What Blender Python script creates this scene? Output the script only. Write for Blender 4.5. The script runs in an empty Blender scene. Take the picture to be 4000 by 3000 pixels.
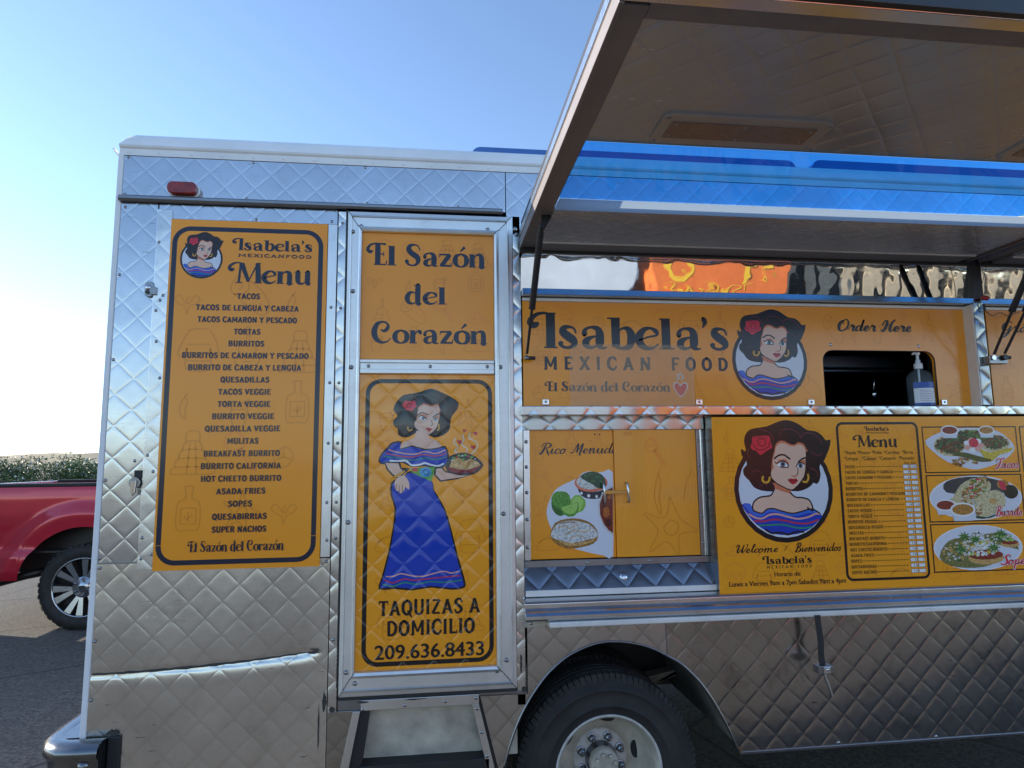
import bpy, bmesh, math, random
from math import sin, cos, pi, radians, sqrt, exp, hypot, atan2
from mathutils import Vector, Matrix
from mathutils.geometry import tessellate_polygon
S = bpy.context.scene
C = S.collection

# ---------------------------------------------------------------- camera
cam_d = bpy.data.cameras.new("camera"); cam = bpy.data.objects.new("camera", cam_d); C.objects.link(cam)
CAM_D, CAM_H = 2.55, 1.62            # metres in front of the truck side, height
YAW, PITCH, ROLL = radians(7.0713), radians(6.9620), radians(0.6263)
def cam_axes():
    cy, sy, cp, sp, cr, sr = cos(YAW), sin(YAW), cos(PITCH), sin(PITCH), cos(ROLL), sin(ROLL)
    f = Vector((sy*cp, cy*cp, sp)); r = Vector((cy, -sy, 0)); d = f.cross(r)
    return cr*r+sr*d, -sr*r+cr*d, f
_r, _d, _f = cam_axes()
cam.matrix_world = Matrix(((_r.x, -_d.x, -_f.x, 0), (_r.y, -_d.y, -_f.y, -CAM_D), (_r.z, -_d.z, -_f.z, CAM_H), (0, 0, 0, 1)))
cam_d.sensor_width = 36; cam_d.lens = 2500/4000*36; cam_d.clip_start = .05; cam_d.clip_end = 20000
S.camera = cam

# ---------------------------------------------------------------- light
SUN_EL, SUN_AZ = radians(20), radians(-68)    # azimuth from +Y towards +X: low, behind the truck and to the left
w = bpy.data.worlds.new("World"); S.world = w; w.use_nodes = True
nt = w.node_tree; bg = nt.nodes['Background']
sky = nt.nodes.new('ShaderNodeTexSky'); sky.sky_type = 'NISHITA'; sky.sun_disc = False
sky.sun_elevation = SUN_EL; sky.sun_rotation = SUN_AZ
sky.air_density = 0.8; sky.dust_density = 0.1; sky.ozone_density = 1.8
nt.links.new(sky.outputs[0], bg.inputs[0]); bg.inputs[1].default_value = 0.15
sun_d = bpy.data.lights.new("sun", 'SUN'); sun = bpy.data.objects.new("sun", sun_d); C.objects.link(sun)
sun_d.energy = 4.0; sun_d.angle = radians(.5); sun_d.color = (1, .88, .70)
_s = Vector((sin(SUN_AZ)*cos(SUN_EL), cos(SUN_AZ)*cos(SUN_EL), sin(SUN_EL)))
sun.rotation_euler = _s.to_track_quat('Z', 'Y').to_euler(); sun.location = (5, 10, 12)
S.view_settings.view_transform = 'Standard'; S.view_settings.look = 'None'; S.view_settings.exposure = 1.2
S.view_settings.gamma = 1
GROUND = 0.045
# ---------------------------------------------------------------- helpers
def tag(o, label=None, cat=None, group=None, kind=None):
    if label: o['label'] = label
    if cat: o['category'] = cat
    if group: o['group'] = group
    if kind: o['kind'] = kind
    return o
def empty(name, loc, label, cat, group=None):
    o = bpy.data.objects.new(name, None); C.objects.link(o); o.location = loc
    o.empty_display_size = .2
    return tag(o, label, cat, group)
def root_loc(p):
    l = Vector((0, 0, 0))
    while p is not None: l += Vector(p.location); p = p.parent
    return l
class MB:
    def __init__(s): s.v = []; s.f = []; s.mi = []; s.sm = []; s.m = []
    def mat(s, m):
        if m not in s.m: s.m.append(m)
        return s.m.index(m)
    def add(s, vs, fs, m, smooth=False):
        o = len(s.v); k = s.mat(m); s.v += [tuple(a) for a in vs]
        for f in fs: s.f.append(tuple(i+o for i in f)); s.mi.append(k); s.sm.append(smooth)
    def box(s, x0, x1, y0, y1, z0, z1, m):
        s.add([(x, y, z) for x in (x0, x1) for y in (y0, y1) for z in (z0, z1)],
              [(0, 1, 3, 2), (4, 6, 7, 5), (0, 4, 5, 1), (2, 3, 7, 6), (0, 2, 6, 4), (1, 5, 7, 3)], m)
    def prism(s, pts, y0, y1, m, smooth=False):       # outline in x,z extruded along y
        n = len(pts)
        s.add([(x, y0, z) for x, z in pts]+[(x, y1, z) for x, z in pts],
              [tuple(range(n)), tuple(range(2*n-1, n-1, -1))]+[(i, i+n, (i+1) % n+n, (i+1) % n) for i in range(n)], m, smooth)
    def extrude_x(s, prof, x0, x1, m, smooth=False):   # outline in y,z extruded along x
        n = len(prof)
        s.add([(x0, y, z) for y, z in prof]+[(x1, y, z) for y, z in prof],
              [tuple(range(n)), tuple(range(2*n-1, n-1, -1))], m)
        o = len(s.v)-2*n; k = s.mat(m)
        for i in range(n):
            s.f.append((o+i, o+i+n, o+(i+1) % n+n, o+(i+1) % n)); s.mi.append(k); s.sm.append(smooth)
    def lathe(s, prof, org, ax, m, n=24, smooth=True):     # prof: (radius, height along axis)
        ax = Vector(ax).normalized(); u = ax.orthogonal().normalized(); w_ = ax.cross(u); org = Vector(org)
        vs = [org+ax*h+(u*cos(2*pi*i/n)+w_*sin(2*pi*i/n))*max(r, 1e-5) for r, h in prof for i in range(n)]
        s.add(vs, [(j*n+i, j*n+(i+1) % n, (j+1)*n+(i+1) % n, (j+1)*n+i) for j in range(len(prof)-1) for i in range(n)], m, smooth)
    def cyl(s, p0, p1, r0, m, r1=None, n=14, smooth=True):
        p0 = Vector(p0); p1 = Vector(p1); r1 = r0 if r1 is None else r1; L = (p1-p0).length
        s.lathe([(0, 0), (r0, 0)], p0, p1-p0, m, n, False)
        s.lathe([(r0, 0), (r1, L)], p0, p1-p0, m, n, smooth)
        s.lathe([(r1, L), (0, L)], p0, p1-p0, m, n, False)
    def tube(s, path, r, m, n=10):
        path = [Vector(p) for p in path]; vs = []; up = None
        for i, p in enumerate(path):
            t = (path[min(i+1, len(path)-1)]-path[max(i-1, 0)]).normalized()
            if up is None: up = t.orthogonal().normalized()
            up = (up-t*up.dot(t)).normalized(); b = t.cross(up); rr = r[i] if isinstance(r, (list, tuple)) else r
            vs += [p+(up*cos(2*pi*k/n)+b*sin(2*pi*k/n))*rr for k in range(n)]
        fs = [(j*n+k, j*n+(k+1) % n, (j+1)*n+(k+1) % n, (j+1)*n+k) for j in range(len(path)-1) for k in range(n)]
        fs += [tuple(range(n-1, -1, -1)), tuple((len(path)-1)*n+k for k in range(n))]
        s.add(vs, fs, m, True)
    def dome(s, c, r, m, h=None, ax=(0, -1, 0), n=12):
        h = r*.5 if h is None else h
        s.lathe([(r*cos(t), h*sin(t)) for t in [i*pi/2/4 for i in range(5)]], c, ax, m, n)
    def mesh(s, name, off, recalc=True):
        me = bpy.data.meshes.new(name)
        me.from_pydata([tuple(Vector(a)-off) for a in s.v], [], s.f)
        for k in s.m: me.materials.append(k)
        me.polygons.foreach_set('material_index', s.mi); me.polygons.foreach_set('use_smooth', s.sm)
        if recalc:
            bm = bmesh.new(); bm.from_mesh(me); bmesh.ops.recalc_face_normals(bm, faces=bm.faces); bm.to_mesh(me); bm.free()
        me.update(); return me
    def build(s, name, parent=None, bevel=0, recalc=True, loc=None):
        off = root_loc(parent) if loc is None else Vector(loc)
        o = bpy.data.objects.new(name, s.mesh(name, off, recalc)); C.objects.link(o)
        if parent is not None: o.parent = parent
        if loc is not None: o.location = off-root_loc(parent)
        if bevel:
            b = o.modifiers.new('bevel', 'BEVEL'); b.width = bevel; b.segments = 2; b.limit_method = 'ANGLE'; b.angle_limit = radians(40)
        return o
def rrect(x0, x1, z0, z1, r, n=6, corners=(1, 1, 1, 1)):   # corners: bl br tr tl
    p = []
    for (cx, cz, a, k) in ((x0+r, z0+r, pi, corners[0]), (x1-r, z0+r, 1.5*pi, corners[1]), (x1-r, z1-r, 0, corners[2]), (x0+r, z1-r, .5*pi, corners[3])):
        if k: p += [(cx+r*cos(a+pi/2*i/n), cz+r*sin(a+pi/2*i/n)) for i in range(n+1)]
        else: p.append((cx+(r if cos(a+pi/4) > 0 else -r), cz+(r if sin(a+pi/4) > 0 else -r)))
    return p
def catmull(pts, sub=6):
    if len(pts) < 3: return list(pts)
    out = []
    for i in range(len(pts)-1):
        p0, p1, p2, p3 = pts[max(i-1, 0)], pts[i], pts[i+1], pts[min(i+2, len(pts)-1)]
        for j in range(sub):
            t = j/sub
            out.append(tuple(.5*((2*b)+(-a+c)*t+(2*a-5*b+4*c-d)*t*t+(-a+3*b-3*c+d)*t**3) for a, b, c, d in zip(p0, p1, p2, p3)))
    out.append(tuple(pts[-1])); return out
def at(x, z, Y):       # a position measured on the plane of the truck side, taken back to a panel Y metres behind it
    k = (CAM_D+Y)/CAM_D
    return x*k, CAM_H+(z-CAM_H)*k

# flat printed graphics: thin layers of vinyl on a panel
EPS = 1.2e-5
class Art(MB):
    def __init__(s, y, depth=None, q=False):
        super().__init__(); s.y = y; s.depth = depth; s.q = q; s.layer = 0
    def col(s, c): return ink(c, s.q)
    def pt(s, x, z):
        return at(x, z, s.depth) if s.depth is not None else (x, z)
    def up(s, k=1): s.layer += k; return s
    def yy(s): return s.y-EPS*s.layer
    def poly(s, pts, c, bump=True):
        if bump: s.up()
        q = [s.pt(*p) for p in pts]; y = s.yy()
        s.add([(a, y, b) for a, b in q], [tuple(range(len(q)))], s.col(c) if isinstance(c, str) else c)
    def ell(s, cx, cz, a, b, c, n=28, bump=True):
        s.poly([(cx+a*cos(2*pi*i/n), cz+b*sin(2*pi*i/n)) for i in range(n)], c, bump)
    def stroke(s, pts, c, w=None, bump=True, sub=5, cap=True):      # pts: (x,z[,w])
        if bump: s.up()
        p = [tuple(q) if len(q) == 3 else (q[0], q[1], w) for q in pts]
        if len(p) > 2: p = catmull(p, sub)
        L = []; R = []
        for i, (x, z, ww) in enumerate(p):
            a = p[max(i-1, 0)]; b = p[min(i+1, len(p)-1)]; dx, dz = b[0]-a[0], b[1]-a[1]; d = hypot(dx, dz) or 1
            nx, nz = -dz/d*ww/2, dx/d*ww/2
            L.append((x+nx, z+nz)); R.append((x-nx, z-nz))
        def capf(i, sgn):
            x, z, ww = p[i]; a, b = (p[0], p[1]) if i == 0 else (p[-2], p[-1])
            th = atan2(b[1]-a[1], b[0]-a[0])+(pi if i == 0 else 0)
            return [(x+ww/2*cos(th+q), z+ww/2*sin(th+q)) for q in (pi/3, 0, -pi/3)]
        y = s.yy(); n = len(p); q = [s.pt(*t) for t in L+R]
        fs = [(i, i+1, n+i+1, n+i) for i in range(n-1)]; vs = [(a, y, b) for a, b in q]
        if cap:
            for i in (0, -1):
                o = len(vs); vs += [(a, y, b) for a, b in [s.pt(*t) for t in capf(i, 1)]]
                j, k = (0, n) if i == 0 else (n-1, 2*n-1)
                fs.append((k, o+2, o+1, o, j) if i == 0 else (j, o, o+1, o+2, k))
        s.add(vs, fs, s.col(c) if isinstance(c, str) else c)
    def frame(s, x0, x1, z0, z1, r, w, c):        # rounded border line
        s.up(); o = rrect(x0, x1, z0, z1, r, 8); i = rrect(x0+w, x1-w, z0+w, z1-w, max(r-w, .001), 8); n = len(o); y = s.yy()
        q = [s.pt(*t) for t in o+i]
        s.add([(a, y, b) for a, b in q], [(k, (k+1) % n, n+(k+1) % n, n+k) for k in range(n)], s.col(c))
    def draw(s, items, fn=lambda x, z: (x, z), k=1.0, only=None):
        for e in items:
            if e[0] == 'e':
                cx, cz = fn(e[2][0], e[2][1]); s.ell(cx, cz, e[2][2]*k, e[2][3]*k, e[1])
            elif e[0] == 'p': s.poly([fn(*p) for p in catmull2(e[2])], e[1])
            else: s.stroke([fn(*p) for p in e[2]], e[1], e[3]*k)
    # lettering -------------------------------------------------------
    def sans(s, txt, x0, x1, z, cap, c, bold=.02):
        vs, fs, (bx0, bx1), ch = font_mesh(txt, 0); kx = (x1-x0)/(bx1-bx0); kz = cap/ch
        for dx, dz in (((-bold, 0), (bold, 0), (0, bold*.6), (0, -bold*.3)) if bold > .012 else ((-bold*.5, 0), (bold*.5, 0)) if bold else ((0, 0),)):
            s.up(); y = s.yy(); q = [s.pt(x0+(a-bx0+dx*.75)*kx, z+(b+dz*.75)*kz) for a, b in vs]
            s.add([(a, y, b) for a, b in q], fs, s.col(c))
    def hand(s, txt, font, x0, x1, z, cap, c, fat=1.0):      # drawn letterforms
        F, unit, shear, space = font[:4]
        tot = 0; pos = []; trk = font[4] if len(font) > 4 else 0
        for chh in txt:
            adv = space if chh == ' ' else F[chh][0]; pos.append(tot); tot += adv+trk
        ext = [p[0]+pos[i]+shear*p[1] for i, chh in enumerate(txt) if chh != ' ' for st in F[chh][1] for p in st]
        a0, a1 = min(ext), max(ext); kx = (x1-x0)/(a1-a0); kz = cap/unit
        s.up(); base = s.layer
        for i, chh in enumerate(txt):
            if chh == ' ': continue
            for j, st in enumerate(F[chh][1]):
                s.layer = base+(i % 2)*1.2+j*.2
                s.stroke([(x0+(p[0]+pos[i]+shear*p[1]-a0)*kx, z+p[1]*kz, p[2]*fat*(kx+kz)/2) for p in st], c, bump=False, cap=(p_cap(st)))
        s.layer = base+3
def p_cap(st): return len(st) > 2
def catmull2(pts):
    if len(pts) < 9: return pts
    n = len(pts); out = []
    for i in range(n):
        p0, p1, p2, p3 = pts[i-1], pts[i], pts[(i+1) % n], pts[(i+2) % n]
        out.append(p1)
        m = tuple(.5*(p1[k]+p2[k])+(p1[k]+p2[k]-p0[k]-p3[k])/16*1.0 for k in (0, 1)); out.append(m)
    return out
_fc = {}
def font_mesh(txt, bold):
    key = (txt, bold)
    if key in _fc: return _fc[key]
    def conv(t):
        cu = bpy.data.curves.new('lettering', 'FONT'); cu.body = t; cu.fill_mode = 'FRONT'; cu.offset = bold; cu.resolution_u = 3
        o = bpy.data.objects.new('lettering', cu); C.objects.link(o); dg = bpy.context.evaluated_depsgraph_get()
        me = o.evaluated_get(dg).to_mesh(); vs = [(a.co.x, a.co.y) for a in me.vertices]; fs = [tuple(p.vertices) for p in me.polygons]
        o.evaluated_get(dg).to_mesh_clear(); bpy.data.objects.remove(o); bpy.data.curves.remove(cu); return vs, fs
    if ('cap', bold) not in _fc:
        v, _ = conv('H'); _fc[('cap', bold)] = max(p[1] for p in v)
    vs, fs = conv(txt)
    _fc[key] = (vs, fs, (min(p[0] for p in vs), max(p[0] for p in vs)), _fc[('cap', bold)])
    return _fc[key]
def stf(*pts): return list(pts)
def hs(x0, x1, y, w=11): return [(x0, y, w), (x1, y, w)]
DISP = {
 'I': (205, [[(150,258,16),(110,266,18),(65,257,26),(25,228,36),(12,192,46),(36,171,48),(60,182,34)], [(152,262,66),(152,4,66)], hs(105,199,5), hs(112,190,264)]),
 's': (150, [[(122,118,14),(110,150,16),(75,164,22),(40,152,44),(34,125,58),(60,96,62),(98,66,62),(110,36,48),(90,11,26),(50,5,20),(22,20,26),(16,36,40)]]),
 'a': (193, [[(32,112,44),(38,142,28),(75,162,18),(122,152,42),(140,110,60),(140,30,60),(158,6,24),(186,8,10)], [(134,98,14),(84,86,22),(48,62,48),(42,34,54),(66,8,28),(105,14,16),(138,42,12)]]),
 'b': (200, [[(60,232,66),(60,12,60)], hs(2,92,234), [(80,135,12),(115,159,20),(154,146,46),(172,88,64),(154,22,48),(110,4,24),(62,10,18)]]),
 'e': (170, [[(24,68,12),(95,94,14),(152,108,18),(148,138,36),(108,162,20),(62,148,38),(26,95,60),(36,38,56),(82,6,32),(130,13,18),(162,40,10)]]),
 'l': (112, [[(50,232,66),(50,5,66)], hs(6,82,234), hs(0,106,5)]),
 "'": (66, [[(25,238,40),(32,212,36),(16,172,10)]]),
 'M': (395, [[(150,262,14),(105,266,18),(60,255,26),(22,225,34),(12,190,42),(34,170,44),(58,180,30)], [(142,258,26),(126,5,28)], hs(88,168,5), [(152,258,62),(238,22,40)], [(234,14,14),(338,258,16)], [(342,258,56),(356,5,68)], hs(306,398,5), hs(322,378,262)]),
 'n': (212, [[(45,156,60),(45,5,62)], hs(4,72,158), hs(2,90,5), [(68,118,12),(98,154,20),(142,152,44),(158,110,60),(158,5,60)], hs(116,202,5)]),
 'u': (205, [[(45,158,60),(45,52,60),(66,12,38),(108,9,20),(142,40,12)], [(162,158,60),(162,18,60),(196,8,14)], hs(4,72,158), hs(124,190,158)]),
 'E': (232, [[(205,258,28),(150,264,18),(95,264,20),(45,250,26),(14,215,34),(10,180,40),(34,160,40),(54,170,26)], [(122,258,62),(122,5,62)], hs(80,215,8,16), [(218,8,10),(226,56,14)], hs(130,190,136,16), [(190,166,10),(190,108,10)]]),
 'S': (195, [[(170,198,14),(148,246,16),(100,262,24),(54,245,48),(42,200,62),(76,155,66),(136,110,66),(150,60,52),(122,16,30),(75,6,20),(32,24,30),(18,58,46)]]),
 'z': (172, [hs(14,140,150,22), [(17,160,12),(12,112,10)], [(132,150,52),(38,12,52)], hs(16,152,12,24), [(150,10,12),(160,58,10)]]),
 'o': (180, [[(92,162,18),(40,135,44),(24,82,62),(40,28,44),(92,3,18),(144,28,44),(160,82,62),(144,135,44),(92,162,18)]]),
 'd': (210, [[(140,130,12),(100,162,20),(56,148,46),(32,85,62),(50,22,48),(95,4,22),(140,32,12)], [(154,258,64),(154,18,62),(190,7,14)], hs(104,184,262)]),
 'C': (238, [[(105,165,14),(140,150,34),(172,175,44),(186,215,34),(165,252,22),(115,264,26),(58,230,50),(30,140,68),(52,55,58),(110,9,32),(175,20,18),(214,62,10)]]),
 'r': (150, [[(45,156,60),(45,5,62)], hs(4,72,158), hs(2,94,5), [(70,112,12),(94,148,22),(124,150,42),(130,130,36)]]),
}
DISP['ó'] = (180, DISP['o'][1]+[[(84,192,14),(138,250,36)]])
SCR = {
 'i': (85, [[(0,20,7),(25,60,8),(40,100,18),(40,25,22),(60,2,12),(90,30,7)], [(50,140,22),(53,148,22)]]),
 'n': (142, [[(0,40,7),(25,95,9),(38,100,18),(38,0,22)], [(38,30,8),(70,90,10),(95,95,20),(98,25,22),(115,2,12),(147,30,7)]]),
 'u': (142, [[(0,40,7),(30,100,16),(32,25,22),(55,2,12),(85,35,8),(100,100,18),(100,25,22),(118,2,12),(147,30,7)]]),
 'm': (212, [[(0,40,7),(25,95,9),(38,100,18),(38,0,22)], [(38,30,8),(70,90,10),(95,95,20),(98,0,22)], [(98,30,8),(130,90,10),(155,95,20),(160,25,22),(180,2,12),(217,30,7)]]),
 'r': (118, [[(0,30,7),(30,90,9),(45,110,18),(60,85,13),(85,90,20),(82,25,22),(100,2,12),(125,30,7)]]),
 'e': (92, [[(0,25,7),(50,45,8),(75,75,14),(55,100,10),(25,70,20),(25,25,22),(55,2,12),(97,30,7)]]),
 'd': (132, [[(75,80,10),(45,100,10),(15,60,20),(20,10,20),(55,10,9),(85,60,9),(100,215,16),(92,40,22),(108,2,12),(137,30,7)]]),
 'l': (80, [[(0,20,7),(50,120,8),(65,210,10),(42,200,16),(35,60,22),(50,4,14),(85,30,7)]]),
 'c': (90, [[(78,80,16),(55,100,10),(20,65,20),(22,15,22),(55,2,10),(94,32,7)]]),
 'o': (107, [[(50,100,10),(15,65,20),(22,8,18),(60,5,12),(85,50,18),(65,95,12),(60,80,8),(110,85,7)]]),
 'a': (122, [[(80,85,10),(45,100,10),(15,60,20),(22,8,20),(55,12,9),(85,90,12),(82,25,22),(100,2,12),(127,30,7)]]),
 's': (77, [[(0,20,7),(40,105,9),(50,70,16),(62,25,20),(35,0,14),(8,12,16)]]),
 'v': (112, [[(0,60,7),(25,95,10),(35,50,20),(50,2,12),(85,60,10),(85,100,10),(115,85,7)]]),
 'p': (122, [[(0,30,7),(35,100,12),(35,-90,22)], [(35,60,8),(70,100,12),(95,60,20),(75,5,14),(45,15,8),(127,25,7)]]),
 't': (80, [[(0,20,7),(40,190,16),(38,30,22),(55,2,12),(85,30,7)], [(10,130,10),(40,132,10),(75,135,10)]]),
 'O': (178, [[(75,200,12),(20,140,28),(25,40,28),(80,0,12),(150,50,16),(160,150,16),(110,215,10),(60,180,9),(80,130,8)]]),
 'H': (195, [[(0,120,12),(30,200,12),(70,180,22),(60,60,28),(30,0,14),(5,20,14)], [(60,110,9),(110,122,9),(160,130,9)], [(190,220,12),(150,160,20),(140,40,28),(165,0,12),(200,30,7)]]),
 'R': (165, [[(70,210,14),(60,100,28),(30,0,24),(0,10,12)], [(5,150,12),(30,210,12),(110,215,14),(160,170,24),(110,115,12),(75,110,8)], [(100,110,10),(130,40,26),(175,-30,15)]]),
 'M': (195, [[(0,20,16),(30,10,12),(60,120,14),(85,205,14),(95,120,26),(100,30,22)], [(100,20,9),(160,205,14),(165,100,28),(160,-20,22),(190,-30,9)]]),
 'W': (225, [[(0,150,14),(20,205,12),(55,180,22),(50,60,28),(75,0,14),(130,100,10),(150,200,14)], [(150,200,16),(145,60,28),(165,0,14),(220,110,10),(230,210,10),(200,200,9)]]),
 'B': (155, [[(60,210,14),(50,100,28),(30,0,20),(0,20,12)], [(0,170,12),(40,215,12),(110,210,20),(120,150,20),(70,115,9),(130,90,20),(130,20,24),(70,-5,12),(30,20,9)]]),
 'G': (150, [[(130,180,12),(90,215,12),(30,150,28),(30,60,26),(80,30,10),(130,90,14)], [(130,110,22),(120,-20,26),(80,-100,14),(50,-70,9),(155,30,7)]]),
 'T': (135, [[(0,160,16),(20,205,14),(90,200,16),(180,220,12)], [(100,200,16),(85,90,28),(50,-10,20),(10,0,12)]]),
 'S': (132, [[(140,180,18),(110,215,12),(60,170,24),(90,110,28),(110,40,26),(60,-5,14),(5,20,18)]]),
 '/': (80, [[(40,170,22),(20,80,16),(5,20,9)]]),
}
CAPS = {}
def _caps():
    W = 50
    def T(x, y0=4, y1=268, w=W): return [(x, y1, w), (x, y0, w)]
    def sp(x, y, l=26): return [(x-l, y, 26), (x+l, y, 26)]
    def c(adv, *st): return (adv, [list(q) for q in st])
    O = [(95,262,44),(45,215,52),(32,136,54),(45,57,52),(95,10,44),(145,57,52),(158,136,54),(145,215,52),(95,262,44)]
    CAPS.update({
    'A': c(190, [(95,262,46),(35,4,50)], [(95,262,46),(155,4,50)], [(55,85,36),(135,85,36)], sp(32,10), sp(158,10)),
    'B': c(185, T(45), [(45,255,36),(110,255,40),(142,200,50),(105,145,36),(50,140,34)], [(50,140,34),(115,138,38),(152,78,52),(112,16,38),(45,14,36)]),
    'C': c(180, [(158,205,30),(130,254,40),(90,262,44),(45,215,54),(32,136,54),(45,57,54),(90,10,44),(130,20,40),(160,70,30)]),
    'D': c(190, T(45), [(45,254,36),(105,250,42),(150,190,52),(155,130,54),(145,70,52),(105,20,42),(45,16,36)]),
    'E': c(165, T(45), [(30,252,34),(140,252,34)], [(45,138,32),(122,138,32)], [(30,18,34),(145,18,34)], [(138,262,18),(140,215,16)], [(143,8,18),(146,58,16)]),
    'F': c(158, T(45), [(30,252,34),(138,252,34)], [(45,138,32),(120,138,32)], sp(45,10), [(136,262,18),(138,212,16)]),
    'G': c(190, [(158,205,30),(130,254,40),(90,262,44),(45,215,54),(32,136,54),(45,57,54),(95,10,44),(150,30,44),(152,120,44)], [(105,122,30),(168,122,30)]),
    'H': c(195, T(45), T(150), [(45,138,34),(150,138,34)], sp(45,262), sp(45,10), sp(150,262), sp(150,10)),
    'I': c(92, T(45), sp(45,260), sp(45,12)),
    'K': c(185, T(45), [(150,264,40),(52,130,40)], [(80,160,44),(155,6,52)], sp(45,262), sp(45,10), sp(152,10)),
    'L': c(158, T(45), [(30,18,34),(140,18,34)], sp(45,260), [(138,8,18),(142,66,16)]),
    'M': c(240, T(45,w=44), T(195), [(45,262,50),(120,60,30)], [(120,60,30),(195,262,46)], sp(40,10), sp(195,10)),
    'N': c(205, T(45,w=42), T(160,w=42), [(45,262,54),(160,8,54)], sp(40,10), sp(160,262)),
    'O': c(190, O), 'Q': c(190, O, [(110,70,30),(140,20,40),(165,-35,26)]),
    'P': c(175, T(45), [(45,254,36),(110,254,40),(148,192,52),(110,128,38),(50,124,34)], sp(45,10)),
    'R': c(188, T(45), [(45,254,36),(110,254,40),(146,196,52),(108,138,38),(50,134,34)], [(98,134,40),(150,8,52)], sp(45,10), sp(158,12)),
    'S': c(165, [(138,205,28),(112,256,38),(72,258,42),(38,212,52),(62,160,52),(108,118,52),(132,68,54),(95,14,42),(55,14,38),(28,62,28)]),
    'T': c(172, T(86), [(18,252,34),(154,252,34)], sp(86,10), [(20,262,18),(18,206,16)], [(152,262,18),(154,206,16)]),
    'U': c(192, [(45,266,50),(45,90,52),(60,30,46),(98,10,42),(136,30,46),(150,90,46),(150,266,44)], sp(45,260), sp(150,260)),
    'V': c(180, [(30,264,50),(90,10,48)], [(150,264,46),(90,10,40)], sp(30,260), sp(150,260)),
    'X': c(188, [(35,264,52),(152,6,54)], [(150,264,42),(35,6,42)], sp(35,260), sp(152,10), sp(150,260), sp(35,10)),
    'Y': c(180, [(30,264,48),(90,130,46)], [(150,264,46),(90,130,44)], T(90,4,140), sp(90,10), sp(30,260), sp(150,260)),
    'Z': c(170, [(28,252,34),(138,252,34)], [(138,252,48),(30,18,48)], [(30,18,34),(145,18,34)]),
    })
_caps()
FD = (DISP, 272, 0, 95); FC = (CAPS, 272, 0, 85); FCW = (CAPS, 272, 0, 150, 85); FS = (SCR, 220, .30, 90)
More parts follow.
